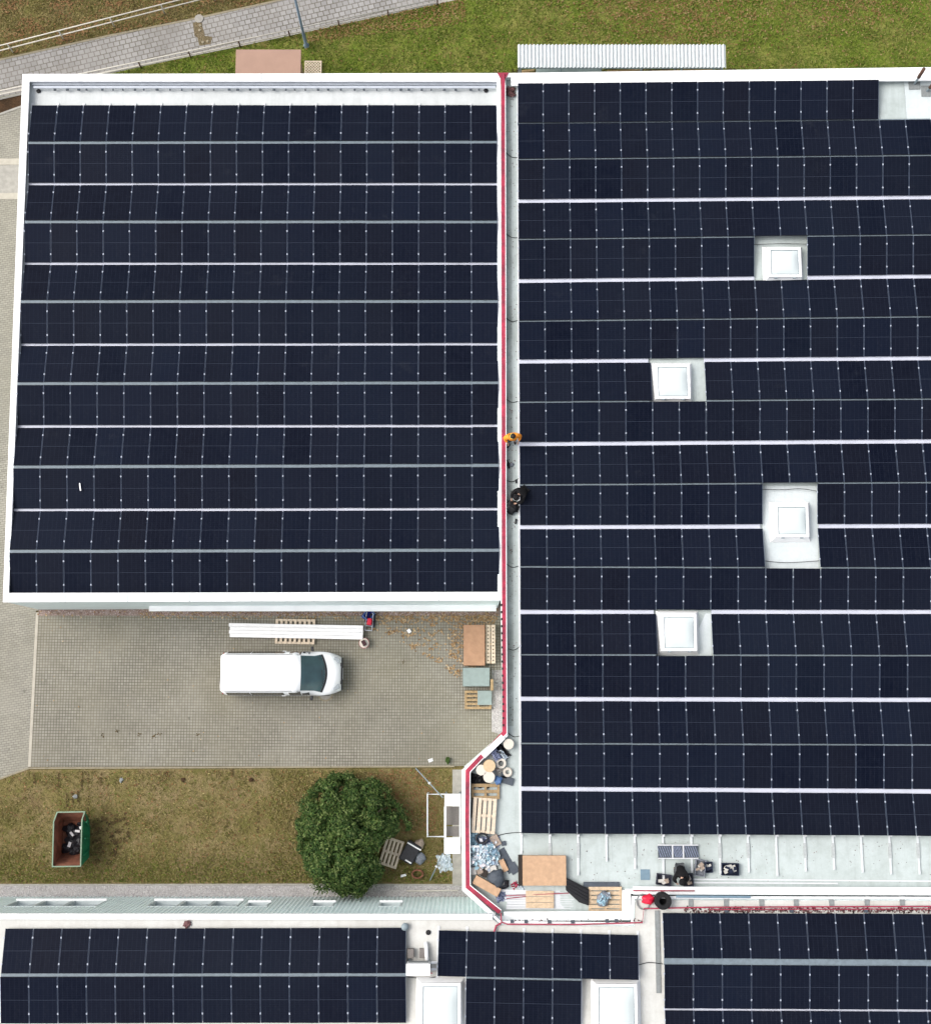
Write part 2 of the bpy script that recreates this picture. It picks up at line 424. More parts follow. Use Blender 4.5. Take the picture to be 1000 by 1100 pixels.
# ================================================================== SETTING
def sheet(name, pts, z, mat, t=.02):
    return struct(MB().prism(P2(pts, z), -.05, z), name, mat)
MB_g = MB().add([(-350, -350, -.06), (350, -350, -.06), (350, 350, -.06), (-350, 350, -.06)], [(0, 1, 2, 3)])
struct(MB_g, 'ground', 'grass_verge')
sheet('lawn_north', [(-60, 112), (255, 46), (470, 0), (640, -60), (1100, -60), (1100, 150), (-60, 150)], 0, 'grass_north')
sheet('verge_north', [(-80, -70), (520, -70), (302, -1), (204, 20), (120, 37), (0, 63.5), (-80, 80)], 0, 'grass_verge')
sheet('footpath', [(-80, 81), (0, 64), (120, 37.5), (204, 21), (300, 0), (560, -60), (740, -60), (467, 3), (255, 49), (0, 104), (-80, 120)], .004, 'path')
sheet('soil_bed', [(-60, 118), (0, 105), (26, 99), (60, 100), (60, 112), (26, 112), (0, 121), (-60, 136)], .006, 'soil')
sheet('driveway', [(-80, 138), (0, 122), (24, 113), (60, 113), (60, 655), (38.5, 656), (30.5, 826), (0, 836), (-80, 850)], .008, 'drive')
sheet('yard', [(41.5, 655), (560, 655), (560, 823), (32.5, 824)], .008, 'yard')
sheet('lawn_south', [(-80, 855), (0, 838), (30, 827), (520, 825.5), (520, 952), (-80, 952)], .002, 'grass_south')
sheet('gravel_strip', [(-80, 951.5), (520, 951.5), (520, 968), (-80, 968)], .010, 'gravel')
sheet('gravel_border', [(42, 648), (545, 648), (545, 661.5), (42, 661.5)], .014, 'gravel_brown')
sheet('gravel_margin', [(528, 720), (540, 720), (540, 790), (528, 786)], .014, 'gravel')
sheet('concrete_margin', [(486, 827), (505, 827), (505, 951), (486, 951)], .012, 'concrete')
def kerb(name, pts, w, z, mat='kerb'):
    return struct(MB().ribbon(P2(pts, z), -w / 2, w / 2, -.05, z), name, mat)
kerb('yard_kerb', [(-60, 851), (0, 837), (31, 825.5), (300, 824.5), (488, 823.5)], .07, .03)
kerb('lawn_kerb', [(-60, 951), (330, 950.5), (500, 951)], .07, .03, 'concrete')
kerb('paving_edge', [(40, 658), (31.5, 824)], .12, .014, 'slab')
kerb('path_kerb', [(-60, 120.5), (0, 105.5), (26, 99.5)], .1, .04, 'concrete')
kerb('bed_kerb', [(-60, 137), (0, 122), (28, 112)], .1, .04, 'concrete')
kerb('path_edge', [(-80, 117), (0, 100), (255, 48.5), (467, 3), (700, -48)], .12, .03, 'concrete')
kerb('verge_edge', [(-80, 80.5), (0, 63.5), (120, 37), (204, 20.5), (300, -.5), (500, -46)], .09, .02, 'kerb')
kerb('slab_crossing', [(-70, 174), (28, 173)], .30, .014, 'slab')
kerb('slab_crossing', [(-70, 211), (28, 210)], .30, .014, 'slab')
sheet('parking_slab', [(-70, 177.5), (30, 177), (30, 207), (-70, 207.5)], .010, 'concrete')
# patch in the path where stones were lifted
sheet('path_patch', [(207, 24), (216, 22), (220, 38), (228, 39), (226, 47), (214, 48), (212, 40), (209, 38)], .010, 'patch_soil')
for i, (x, y) in enumerate(((214, 19.5), (214.5, 32), (215, 27), (218, 45), (223, 44))):
    c = at(x, y, 0.01); r = .22 if i == 0 else .07
    tag(MB().lathe((c.x, c.y, .004), [(r, 0), (r, .03), (r * .9, .04), (0, .042)], 10).build('paving_stone' if i else 'manhole_cover', 'kerb' if i else 'concrete'),
        ['round concrete manhole cover at the north edge of the paved path', 'loose pale stone highest but one in the path gap', 'loose pale stone topmost in the path gap', 'loose pale stone lowest and leftmost in the path gap', 'loose pale stone lowest and rightmost in the path gap'][i], 'manhole' if i == 0 else 'stone')

# ---- scatter helpers (uncountable stuff)
def inside(p, poly):
    x, y = p; c = False; j = len(poly) - 1
    for i in range(len(poly)):
        if (poly[i][1] > y) != (poly[j][1] > y) and x < (poly[j][0] - poly[i][0]) * (y - poly[i][1]) / (poly[j][1] - poly[i][1]) + poly[i][0]: c = not c
        j = i
    return c
def scatter_pts(polypx, n, dens=None, z=0.0, seed=1):
    rnd = random.Random(seed); xs = [p[0] for p in polypx]; ys = [p[1] for p in polypx]; out = []
    x0, x1, y0, y1 = min(xs), max(xs), min(ys), max(ys); tries = 0
    while len(out) < n and tries < n * 30:
        tries += 1
        x, y = rnd.uniform(x0, x1), rnd.uniform(y0, y1)
        if not inside((x, y), polypx): continue
        if dens and rnd.random() > dens(x, y): continue
        out.append(at(x, y, z))
    return out
def blades(name, mat, pts, h=(.04, .11), w=.022, seed=2):
    rnd = random.Random(seed); v = []; f = []
    for p in pts:
        a = rnd.uniform(0, 6.283); hh = rnd.uniform(*h); lean = rnd.uniform(.5, 1.6) * hh; b = rnd.uniform(0, 6.283)
        dx, dy = math.cos(a) * w * rnd.uniform(.5, 1.2), math.sin(a) * w
        n = len(v)
        v += [(p.x - dx, p.y - dy, p.z), (p.x + dx, p.y + dy, p.z), (p.x + math.cos(b) * lean * .5 + dx * .7, p.y + math.sin(b) * lean * .5 + dy * .7, p.z + hh * .7), (p.x + math.cos(b) * lean, p.y + math.sin(b) * lean, p.z + hh)]
        f += [(n, n + 1, n + 2), (n, n + 2, n + 3)]
    me = bpy.data.meshes.new(name); me.from_pydata(v, [], f); me.materials.append(M[mat])
    o = bpy.data.objects.new(name, me); COL.objects.link(o); o['kind'] = 'stuff'; return o
def flakes(name, mat, pts, size=(.05, .12), seed=3, lift=.012, label=None):
    rnd = random.Random(seed); v = []; f = []
    for p in pts:
        a = rnd.uniform(0, 6.283); s = rnd.uniform(*size); t = rnd.uniform(-.5, .5); n = len(v)
        ca, sa = math.cos(a), math.sin(a)
        for (u, w, q) in ((-.5, 0, 0), (0, -.33, .25), (.5, 0, 0), (0, .33, .25 + t)):
            v.append((p.x + (u * ca - w * sa) * s, p.y + (u * sa + w * ca) * s, p.z + lift + max(0, q) * s * .5))
        f += [(n, n + 1, n + 2), (n, n + 2, n + 3)]
    me = bpy.data.meshes.new(name); me.from_pydata(v, [], f); me.materials.append(M[mat])
    o = bpy.data.objects.new(name, me); COL.objects.link(o); o['kind'] = 'stuff'; return o
def pebbles(name, mat, pts, size=(.03, .07), seed=4):
    rnd = random.Random(seed); v = []; f = []
    for p in pts:
        s = rnd.uniform(*size) / 2; n = len(v); k = [rnd.uniform(.6, 1.2) for _ in range(6)]
        v += [(p.x + s * k[0], p.y, p.z), (p.x, p.y + s * k[1], p.z), (p.x - s * k[2], p.y, p.z), (p.x, p.y - s * k[3], p.z), (p.x + s * .2, p.y, p.z + s * k[4])]
        f += [(n, n + 1, n + 4), (n + 1, n + 2, n + 4), (n + 2, n + 3, n + 4), (n + 3, n, n + 4)]
    me = bpy.data.meshes.new(name); me.from_pydata(v, [], f); me.materials.append(M[mat])
    o = bpy.data.objects.new(name, me); COL.objects.link(o); o['kind'] = 'stuff'; return o
def hashn(x, y, s):
    return .5 + .25 * math.sin(x / (9 * s) + 1.3 * math.sin(y / (7 * s))) + .25 * math.sin(y / (6 * s) + 2 + 1.1 * math.sin(x / (11 * s)))
NL = [(20, 100), (255, 50), (470, 4), (560, -12), (1010, -12), (1010, 96), (20, 100)]
blades('grass', 'blades_north', scatter_pts(NL, 52000, lambda x, y: .25 + .75 * hashn(x, y, 1.0)))
VL = [(-6, -8), (330, -8), (300, -2), (204, 19), (120, 36), (-6, 62)]
blades('grass', 'blades_south', scatter_pts(VL, 11000, lambda x, y: .3 + .7 * hashn(x, y, .8), seed=12), seed=5)
SL = [(-6, 840), (30, 829), (484, 827), (484, 948), (-6, 948)]
def sl_d(x, y):
    d = .12 + .5 * max(0, (y - 905) / 45) + .45 * hashn(x, y, 1.3) ** 2
    if 290 < x < 330: d += .4
    return d
blades('grass', 'blades_south', scatter_pts(SL, 26000, sl_d, seed=13), seed=6)
blades('grass', 'blades_north', scatter_pts(SL, 5000, lambda x, y: max(.02, (y - 915) / 35 + (.6 if 300 < x < 335 and y < 905 else 0)), seed=14), seed=8)
flakes('fallen_leaves', 'lawn_leaves', scatter_pts(NL, 6500, lambda x, y: (min(1, (math.exp(-((x - 725) / 85) ** 2 - (y / 40) ** 2) + .7 * math.exp(-((x - 915) / 60) ** 2 - (y / 24) ** 2)) * (.3 + 1.1 * hashn(x, y, .5))) + .03) + (.7 if 330 < x < 500 and y < 45 - .12 * (x - 330) else 0), seed=21), (.05, .13), 21, .05)
flakes('fallen_leaves', 'brown_leaves', scatter_pts(VL, 1900, lambda x, y: hashn(x + 40, y, .9) ** 2, seed=22), (.05, .12), 22, .05)
flakes('fallen_leaves', 'brown_leaves', scatter_pts(SL, 2300, lambda x, y: (1 if 395 < x < 470 and y < 895 else .10), seed=23), (.05, .11), 23, .04)
flakes('fallen_leaves', 'dead_leaves', scatter_pts([(40, 655), (535, 655), (535, 668), (40, 663)], 620, lambda x, y: .35 + .65 * (x > 150), z=.016, seed=24), (.05, .13), 24)
flakes('fallen_leaves', 'dead_leaves', scatter_pts([(390, 661), (532, 661), (532, 716), (494, 735), (470, 712), (428, 690), (400, 676)], 1150, lambda x, y: min(1, .04 + 1.3 * hashn(x * 1.7 + 13, y * 1.9, .7) ** 3 + (.5 if y < 667 else 0) + (.3 if x > 485 and y < 705 else 0)), z=.016, seed=25), (.05, .15), 25)
flakes('fallen_leaves', 'dead_leaves', scatter_pts([(36, 662), (530, 662), (530, 822), (36, 822)], 70, None, z=.012, seed=26), (.04, .10), 26)
pebbles('gravel', 'stones', scatter_pts([(-6, 952), (516, 952), (516, 966), (-6, 966)], 7000, None, z=.012, seed=31))
pebbles('gravel', 'stones_brown', scatter_pts([(42, 652), (533, 652), (533, 661), (42, 661)], 3600, None, z=.016, seed=32), (.03, .08))
pebbles('gravel', 'stones', scatter_pts([(529, 722), (538, 722), (538, 786), (529, 784)], 900, None, z=.016, seed=33))

# ================================================================== BUILDINGS
ZC = 4.75
# ---------------- left hall
LB = [(24, 79), (537.5, 78), (538, 645), (3, 647)]
lw = P2(LB, ZC)
cx = sum(p[0] for p in lw) / 4; cy = sum(p[1] for p in lw) / 4
left_hall = thing('flat_roof_hall', 'square flat roofed hall on the left, fully covered in solar panels', 'building', (cx, cy, 0))
lw_in = MB().ribbon(lw[::-1], .03, .13, 0, ZC - .06, True)     # walls
lw_in.build('wall', 'cladding', left_hall, True)
def inset(poly, d):
    n = len(poly); a = sum(poly[i][0] * poly[(i + 1) % n][1] - poly[(i + 1) % n][0] * poly[i][1] for i in range(n)); sgn = 1 if a > 0 else -1
    out = []
    for i in range(n):
        p0, p1, p2 = Vector(poly[i - 1]), Vector(poly[i]), Vector(poly[(i + 1) % n])
        d0 = (p1 - p0).normalized(); d1 = (p2 - p1).normalized()
        n0 = Vector((-d0.y, d0.x)) * sgn; n1 = Vector((-d1.y, d1.x)) * sgn; m = n0 + n1
        out.append(tuple(p1 + m / m.length_squared * 2 * d))
    return out
MB().prism(inset(lw, .12), ZL - .3, ZL).build('roof_membrane', 'membrane_left', left_hall, True)
a = sum(lw[i][0] * lw[(i + 1) % 4][1] - lw[(i + 1) % 4][0] * lw[i][1] for i in range(4))
lwc = lw if a > 0 else lw[::-1]
def coping(parent, poly, w, z, name='coping'):
    n = len(poly); a = sum(poly[i][0] * poly[(i + 1) % n][1] - poly[(i + 1) % n][0] * poly[i][1] for i in range(n))
    pl = poly if a > 0 else poly[::-1]
    return MB().ribbon(pl, 0, w, (lambda x: z(x) - .09) if callable(z) else z - .09, z, True).build(name, 'coping', parent, True, bevel=.012)
_in = [lw[0], lw[1], lw[2], lw[3]]
_n = at(30, 87, ZC); _w0, _w1 = at(31.5, 87, ZC), at(9.3, 637, ZC); _e0, _e1 = at(533.6, 87, ZC), at(536.7, 636, ZC)
_inner = [(_w0.x, _w0.y), (_e0.x, _e0.y), (_e1.x, _e1.y), (_w1.x, _w1.y)]
_cv = [(p[0], p[1], z) for z in (ZC - .09, ZC) for p in lw] + [(p[0], p[1], z) for z in (ZC - .09, ZC) for p in _inner]
_cm = MB().add(_cv, [f for i in range(4) for j in [(i + 1) % 4] for f in ((4 + i, 4 + j, 12 + j, 12 + i)[::-1], (i, j, 4 + j, 4 + i)[::-1], (8 + i, 8 + j, 12 + j, 12 + i), (i, j, 8 + j, 8 + i))])
_cm.build('coping', 'coping', left_hall, True)
for a_, b_, n_, wd in ((lw[0], lw[1], 8, .34), (lw[3], lw[2], 8, .30)):
    for k in range(1, n_):
        x = a_[0] + (b_[0] - a_[0]) * k / n_; y = a_[1] + (b_[1] - a_[1]) * k / n_
        yy = (y - wd, y) if a_ is lw[0] else (y, y + wd)
        MB().box(x - .022, yy[0], ZC + .001, x + .022, yy[1], ZC + .010).build('coping_joint', 'sill_grey', left_hall, True)
# step ledge behind the north parapet
a0, a1 = at(34, 97, ZL), at(534, 97, ZL); b0, b1 = at(34, 90.5, ZL + .18), at(534, 90.5, ZL + .18)
MB().prism([(b0.x, b0.y), (b1.x, b1.y), (b1.x, b1.y + .30), (b0.x, b0.y + .30)], ZL + .002, ZL + .18).build('parapet_ledge', 'aluminium', left_hall, True)
# wall ledge on the south face
s0, s1 = at(160, 653.6, 1.9), at(533, 652.8, 1.9)
MB().box(s0.x, s0.y - .12, 1.7, s1.x, s0.y + .35, 1.9).build('window_ledge', 'coping', left_hall, True)
for k in range(6):
    c = at(185 + k * 62, 650.5, 2.6)
    fr = MB().box(c.x - 1.0, s0.y + .30, 2.0, c.x + 1.0, s0.y + .36, 3.4).build('window', 'window_glass', left_hall, True)
# ---------------- right hall
RB = [(538, 78), (1075, 70.5), (1075, 962), (677, 960.5), (677, 989), (533, 990), (496.5, 957), (496, 827.5), (540.5, 788.5), (538, 645)]
RBw = []
for q in RB:
    p = atf(q[0], q[1], lambda x: max(4.4, zR(x)) + .35); RBw.append((p.x, p.y))
def zRd(x): return max(4.4, zR(x)) if x < 2.2 else zR(x)
zR_ = zRd
def zRc(x): return zR_(x) + .35
right_hall = thing('flat_roof_hall', 'large flat roofed hall on the right with four skylights between solar panels', 'building', (RBw[0][0] + 8, RBw[0][1] - 15, 0))
MB().prism(inset(RBw, .10), 0, lambda x: zR_(x) - .05).build('wall', 'cladding', right_hall, True)
MB().prism(inset(RBw, .14), lambda x: zR_(x) - .04, zR_).build('roof_membrane', 'membrane_right', right_hall, True)
# parapet: upstand + white coping
n = len(RBw)
pa = RBw if sum(RBw[i][0] * RBw[(i + 1) % n][1] - RBw[(i + 1) % n][0] * RBw[i][1] for i in range(n)) > 0 else RBw[::-1]
MB().ribbon(pa, .03, .16, lambda x: zR_(x) + .002, lambda x: zRc(x) - .09, True).build('parapet', 'cladding', right_hall, True)
MB().ribbon(pa, 0, .19, lambda x: zRc(x) - .09, zRc, True).build('coping', 'coping', right_hall, True, bevel=.01)
def seg(parent, pts, w0, w1, dz0, dz1, name, mat, zf=zR_):
    W = [atf(x, y, zf, dz1) for x, y in pts]
    return MB().ribbon([(p.x, p.y) for p in W], w0, w1, lambda x: zf(x) + dz0, lambda x: zf(x) + dz1).build(name, mat, parent, True)
# wide white eaves flashing on the north and south edges
seg(right_hall, [(549, 86), (1075, 79.3)], -.24, .24, .27, .353, 'eaves_flashing', 'coping')
seg(right_hall, [(680, 957), (1075, 958.2)], -.155, .155, .27, .353, 'eaves_flashing', 'coping')
seg(right_hall, [(541, 984.5), (673, 984)], -.17, .17, .27, .353, 'eaves_flashing', 'coping')
seg(right_hall, [(673, 986), (673, 957)], -.17, .17, .27, .356, 'eaves_flashing', 'coping')
seg(right_hall, [(540.5, 791.5), (518.5, 812.5)], -.12, .12, .27, .42, 'coping_board', 'white_paint')
# grey walkway along the west side of the roof
seg(right_hall, [(549.6, 92), (551, 500), (552, 780)], -.27, .30, .001, .008, 'walkway_membrane', 'membrane_walk')
seg(right_hall, [(556.4, 90), (557.5, 500), (559.2, 897)], -.05, .05, .001, .06, 'edge_profile', 'rail_white')
seg(right_hall, [(745, 945), (1060, 947.5)], -.03, .03, .002, .05, 'roof_profile', 'rail_white')
seg(right_hall, [(745, 948.5), (900, 949.5)], -.03, .03, .002, .05, 'roof_profile', 'rail_white')
c0 = at(541, 85, 4.75)
# ---------------- rear building (bottom of the picture)
BBpx = [(-120, 982), (529, 982.5), (538, 990.5), (678, 992), (679, 963.6), (1120, 964.8)]
BBw = []
for q in BBpx:
    p = atf(q[0], q[1], zB, .2); BBw.append((p.x, p.y))
ybot = at(500, 1250, 5.4).y
BBw += [(BBw[-1][0], ybot), (BBw[0][0], ybot)]
rear = thing('low_hall', 'corrugated grey hall along the bottom edge with solar panels on its roof', 'building', (0, BBw[0][1] - 6, 0))
inn = inset(BBw, .14)
MB().prism([(inn[0][0], inn[0][1] - .3)] + [(p[0], p[1]) for p in inn[1:]], 0.0, lambda x: zB(x) - .05) .build('wall', 'cladding', rear, True)
MB().prism(inset(BBw, .16), lambda x: zB(x) - .04, zB).build('roof_membrane', 'membrane_rear', rear, True)
bpa = BBw if sum(BBw[i][0] * BBw[(i + 1) % 8][1] - BBw[(i + 1) % 8][0] * BBw[i][1] for i in range(8)) > 0 else BBw[::-1]
MB().ribbon([(p[0], p[1]) for p in BBw[:2]], -.22, 0, lambda x: zB(x) + .02, lambda x: zB(x) + .15).build('coping', 'coping', rear, True, bevel=.01)
MB().ribbon([(p[0], p[1]) for p in BBw[1:6]], -.09, 0, lambda x: zB(x) + .004, lambda x: zB(x) + .06).build('edge_profile', 'coping', rear, True)
# corrugated facade with window openings
wx0, wx1, wy = BBw[0][0], at(531, 983, 5).x, BBw[0][1] - .02
wins = []
for (xa, xb) in ((13, 43), (44, 74), (75, 110), (163, 195), (196, 228), (229, 259), (267, 289), (337, 359), (409, 431)):
    small = xb - xa < 25
    X0, X1 = at(xa, 970, 2.2).x, at(xb, 970, 2.2).x
    wins.append((X0, X1 - (.06 if not small else 0), 1.5 if not small else 2.0, 3.0))
fac = MB(); x = wx0; k = 0
prof = [(0, 0), (.07, 0), (.09, .035), (.16, .035)]
edges = []
while x < wx1:
    for i in range(4):
        xa = x + prof[i][0]; xb = x + (prof[i + 1][0] if i < 3 else .18)
        ya = prof[i][1]; yb = prof[(i + 1) % 4][1]
        edges.append((xa, ya, xb, yb))
    x += .18
for xa, ya, xb, yb in edges:
    xm = (xa + xb) / 2; iv = [(0.02, zB(xm) + .02)]
    for w in wins:
        if w[0] < xm < w[1]: iv = [(0.02, w[2]), (w[3], zB(xm) + .02)]
    for z0, z1 in iv:
        fac.add([(xa, wy + ya, z0), (xb, wy + yb, z0), (xb, wy + yb, z1), (xa, wy + ya, z1)], [(3, 2, 1, 0)])
fac.build('facade_cladding', 'cladding', rear, True)
for i, w in enumerate(wins):
    fr = MB()
    fr.box(w[0] - .04, wy - .16, w[2] - .04, w[1] + .04, wy + .06, w[2] + .03); fr.box(w[0] - .04, wy - .16, w[3] - .03, w[1] + .04, wy + .05, w[3] + .04)
    fr.box(w[0] - .04, wy - .16, w[2] + .03, w[0] + .03, wy + .05, w[3] - .03); fr.box(w[1] - .03, wy - .16, w[2] + .03, w[1] + .04, wy + .05, w[3] - .03)
    f = fr.build('window', 'sill_grey', rear, True)
    MB().box(w[0] + .03, wy - .13, w[2] + .03, w[1] - .03, wy - .10, w[3] - .03).build('pane', 'window_glass', f, True)
    MB().box(w[0] - .05, wy + .06, w[2] - .05, w[1] + .05, wy + .14, w[2]).build('sill', 'coping', f, True)

# ================================================================== SOLAR ARRAYS
PW, PH, PT = 1.134, 1.70, .035
def uvmesh(me, W, H):
    uv = me.uv_layers.new(name='UVMap')
    for lp in me.loops:
        co = me.vertices[lp.vertex_index].co
        uv.data[lp.index].uv = (co.x / W + .5, co.y / H + .5)
lam = MB().box(-PW / 2 + .011, -PH / 2 + .011, .006, PW / 2 - .011, PH / 2 - .011, PT - .002).mesh('laminate'); uvmesh(lam, PW, PH); lam.materials.append(M['cells'])
frm = MB().ribbon([(-PW / 2, -PH / 2), (PW / 2, -PH / 2), (PW / 2, PH / 2), (-PW / 2, PH / 2)], 0, .0105, 0, PT, True).mesh('frame'); frm.materials.append(M['black_frame']); frm.materials.append(M['frame_side'])
for _p in frm.polygons:
    if abs(_p.center.x) > PW / 2 - .03: _p.material_index = 1
clm = MB().cbox((0, 0, .012), (.052, .068, .024)).lathe((0, 0, .024), [(.016, 0), (.016, .008), (0, .009)], 8).mesh('clamp'); clm.materials.append(M['clamp'])
jr = random.Random(99)
panels = []     # (matrix, projected area, label)
def yon0(e, x): return e[0].y + (e[1].y - e[0].y) * (x - e[0].x) / (e[1].x - e[0].x)
def array(lines, left, right, zf, ncol, start, gapv, gapr, roofname, skip=None, cols=None, zv=.13, zr=.43, row_cols=None, x_at=None, gap1=None):
    """lines: list of (yl, yr) pixel rows at pixel columns left..right, alternating valley/ridge from 'start'"""
    nl = len(lines)
    kinds = [(start + i) % 2 for i in range(nl)]       # 0 valley, 1 ridge
    # world straight column lines through the two corner pairs
    L0 = atf(left[0][0], left[0][1], zf, zr if start else zv); L1 = atf(left[1][0], left[1][1], zf, zr if kinds[-1] else zv)
    R0 = atf(right[0][0], right[0][1], zf, zr if start else zv); R1 = atf(right[1][0], right[1][1], zf, zr if kinds[-1] else zv)
    def lx(u, y):
        a = L0.lerp(R0, u); b = L1.lerp(R1, u)
        t = (y - a.y) / (b.y - a.y)
        return a.x + (b.x - a.x) * t
    for i in range(nl - 1):
        ends = []
        for j in (i, i + 1):
            dz = zr if kinds[j] else zv
            pl = atf(x_at[0] if x_at else left[0][0], lines[j][0], zf, dz); pr = atf(x_at[1] if x_at else right[0][0], lines[j][1], zf, dz)
            ends.append((pl, pr, dz))
        if 0 < i:      # strip added in the row gap
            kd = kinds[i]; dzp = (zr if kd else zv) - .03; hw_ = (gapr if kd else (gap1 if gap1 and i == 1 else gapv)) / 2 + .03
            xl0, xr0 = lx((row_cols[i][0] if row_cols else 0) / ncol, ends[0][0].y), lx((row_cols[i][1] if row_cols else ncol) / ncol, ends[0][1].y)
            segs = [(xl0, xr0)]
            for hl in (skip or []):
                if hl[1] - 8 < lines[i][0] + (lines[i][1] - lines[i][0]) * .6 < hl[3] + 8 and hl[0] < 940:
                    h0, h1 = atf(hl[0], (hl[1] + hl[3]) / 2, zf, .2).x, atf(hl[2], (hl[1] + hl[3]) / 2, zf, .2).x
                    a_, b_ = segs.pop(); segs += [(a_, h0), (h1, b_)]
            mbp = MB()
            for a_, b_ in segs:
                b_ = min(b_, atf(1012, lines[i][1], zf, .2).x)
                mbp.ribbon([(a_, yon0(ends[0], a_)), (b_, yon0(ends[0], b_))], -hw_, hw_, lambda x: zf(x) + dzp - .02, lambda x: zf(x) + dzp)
            solo(mbp, 'row_gap_strip', 'ridge_gap_shade' if kd or (gap1 and i == 1) else 'valley_white', '%s strip added in the %s row gap from the top, %s' % ('shade-grey ridge' if kd or (gap1 and i == 1) else 'white valley', ORD[i - 1], roofname), 'profile', 'strips added between the panel rows')
        def yon(e, x): return e[0].y + (e[1].y - e[0].y) * (x - e[0].x) / (e[1].x - e[0].x)
        for c in range(ncol):
            if row_cols and not (row_cols[i][0] <= c < row_cols[i][1]): continue
            u = (c + .5) / ncol
            x = lx(u, (ends[0][0].y + ends[1][0].y) / 2)
            ya, yb = yon(ends[0], x), yon(ends[1], x)
            xa, xb = lx(u, ya), lx(u, yb)
            A = Vector((xa, ya, zf(xa) + ends[0][2])); Bv = Vector((xb, yb, zf(xb) + ends[1][2]))
            v = (A - Bv); ln = v.length
            v.normalize()
            first, last = (i == 0), (i == nl - 2)
            ga = 0 if (first) else (gapr if kinds[i] else (gap1 if gap1 and i == 1 else gapv)) / 2
            gb = 0 if (last) else (gapr if kinds[i + 1] else (gap1 if gap1 and i == 0 else gapv)) / 2
            A2 = A - v * ga; B2 = Bv + v * gb; ln2 = (A2 - B2).length
            # u axis along row
            x1 = lx((c + 1) / ncol, (ya + yb) / 2); x0 = lx(c / ncol, (ya + yb) / 2)
            p0 = Vector((x0, yon(ends[0], x0), zf(x0))); p1 = Vector((x1, yon(ends[0], x1), zf(x1)))
            ux = (p1 - p0); pitch = ux.length; ux.normalize()
            nz = ux.cross(v).normalized(); v2 = nz.cross(ux)
            mid = (A2 + B2) / 2
            pr = project(mid)
            if skip and any(s[0] < pr[0] < s[2] and s[1] < pr[1] < s[3] for s in skip): continue
            if pr[0] > 1022 or pr[0] < -20 or pr[1] > 1122: continue
            sx = (pitch - .026) / PW; sy = ln2 / PH
            mid = mid + nz * jr.uniform(-.004, .008) + v2 * jr.uniform(-.006, .006) + ux * jr.uniform(-.004, .004)
            v2 = (v2 + ux * jr.uniform(-.004, .004) + nz * jr.uniform(-.006, .006)).normalized()
            m = Matrix(((ux.x * sx, v2.x * sy, nz.x, mid.x), (ux.y * sx, v2.y * sy, nz.y, mid.y), (ux.z * sx, v2.z * sy, nz.z, mid.z), (0, 0, 0, 1)))
            q = []
            for (e, f) in ((-1, -1), (1, -1), (1, 1), (-1, 1)):
                w = m @ Vector((e * PW / 2, f * PH / 2, 0)); s = project(w); q.append((min(1000, max(0, s[0])), min(1100, max(0, s[1]))))
            ar = abs(sum(q[k][0] * q[(k + 1) % 4][1] - q[(k + 1) % 4][0] * q[k][1] for k in range(4))) / 2
            c0 = row_cols[i][0] if row_cols else 0
            lab = 'black solar panel %s from left in %s row from top, %s' % (ORD[c - c0], ORD[i], roofname)
            panels.append((m, ar, lab, pitch / 2 / sx, c == ncol - 1))
Llines = [(113.2, 113), (153, 152.1), (197.7, 197.7), (238, 238), (283.2, 283.2), (323.7, 323.5), (370.3, 369.8), (412, 411), (458.2, 457.6), (501.5, 499.8), (548, 547), (592.3, 591), (637.2, 635.2)]
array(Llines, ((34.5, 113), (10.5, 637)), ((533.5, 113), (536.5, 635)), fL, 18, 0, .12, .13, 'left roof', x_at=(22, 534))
Rl = [(89.5, 85), (132.5, 128), (171, 166.5), (216.2, 211.8), (257, 252), (302, 296.8), (345, 340), (388.5, 384.8), (432, 428.5), (477.3, 474), (521, 518.3), (566.5, 565), (609, 610.3), (657.5, 657.5), (703.5, 704.5), (751, 752), (799, 800.5), (847.5, 850.3), (895.5, 898.3)]
holes = [(810, 253, 867, 300), (697, 387, 757, 430), (817, 519, 880, 610), (703, 657, 765, 704), (946, 80, 1030, 129)]
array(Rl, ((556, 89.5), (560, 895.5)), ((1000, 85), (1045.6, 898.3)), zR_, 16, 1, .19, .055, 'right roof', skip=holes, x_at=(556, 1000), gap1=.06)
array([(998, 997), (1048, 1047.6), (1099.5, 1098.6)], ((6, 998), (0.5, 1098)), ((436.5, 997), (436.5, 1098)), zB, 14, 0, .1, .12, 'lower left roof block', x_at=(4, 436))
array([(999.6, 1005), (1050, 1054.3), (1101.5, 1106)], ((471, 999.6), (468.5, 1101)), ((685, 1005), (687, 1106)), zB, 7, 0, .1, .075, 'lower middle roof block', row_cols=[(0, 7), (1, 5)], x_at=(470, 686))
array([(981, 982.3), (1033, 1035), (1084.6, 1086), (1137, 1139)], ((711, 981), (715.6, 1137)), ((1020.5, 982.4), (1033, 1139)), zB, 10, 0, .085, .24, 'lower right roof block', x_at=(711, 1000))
order = sorted(range(len(panels)), key=lambda i: -panels[i][1])
top = set(order[:300])
for i in sorted(top):
    m, ar, lab, hx, lastc = panels[i]
    o = bpy.data.objects.new('solar_panel', None); COL.objects.link(o); o.empty_display_size = .2
    o.matrix_world = m
    tag(o, lab, 'solar panel', 'solar panels laid in tilted rows on the flat roofs')
    for nm, me in (('laminate', lam), ('frame', frm)):
        c = bpy.data.objects.new(nm, me); COL.objects.link(c); c.parent = o
    for yy in (-.5, .5):
        c = bpy.data.objects.new('clamp', clm); COL.objects.link(c); c.parent = o; c.location = (-hx, yy, PT - .006)
rest = MB(); rn = []
uvs = []
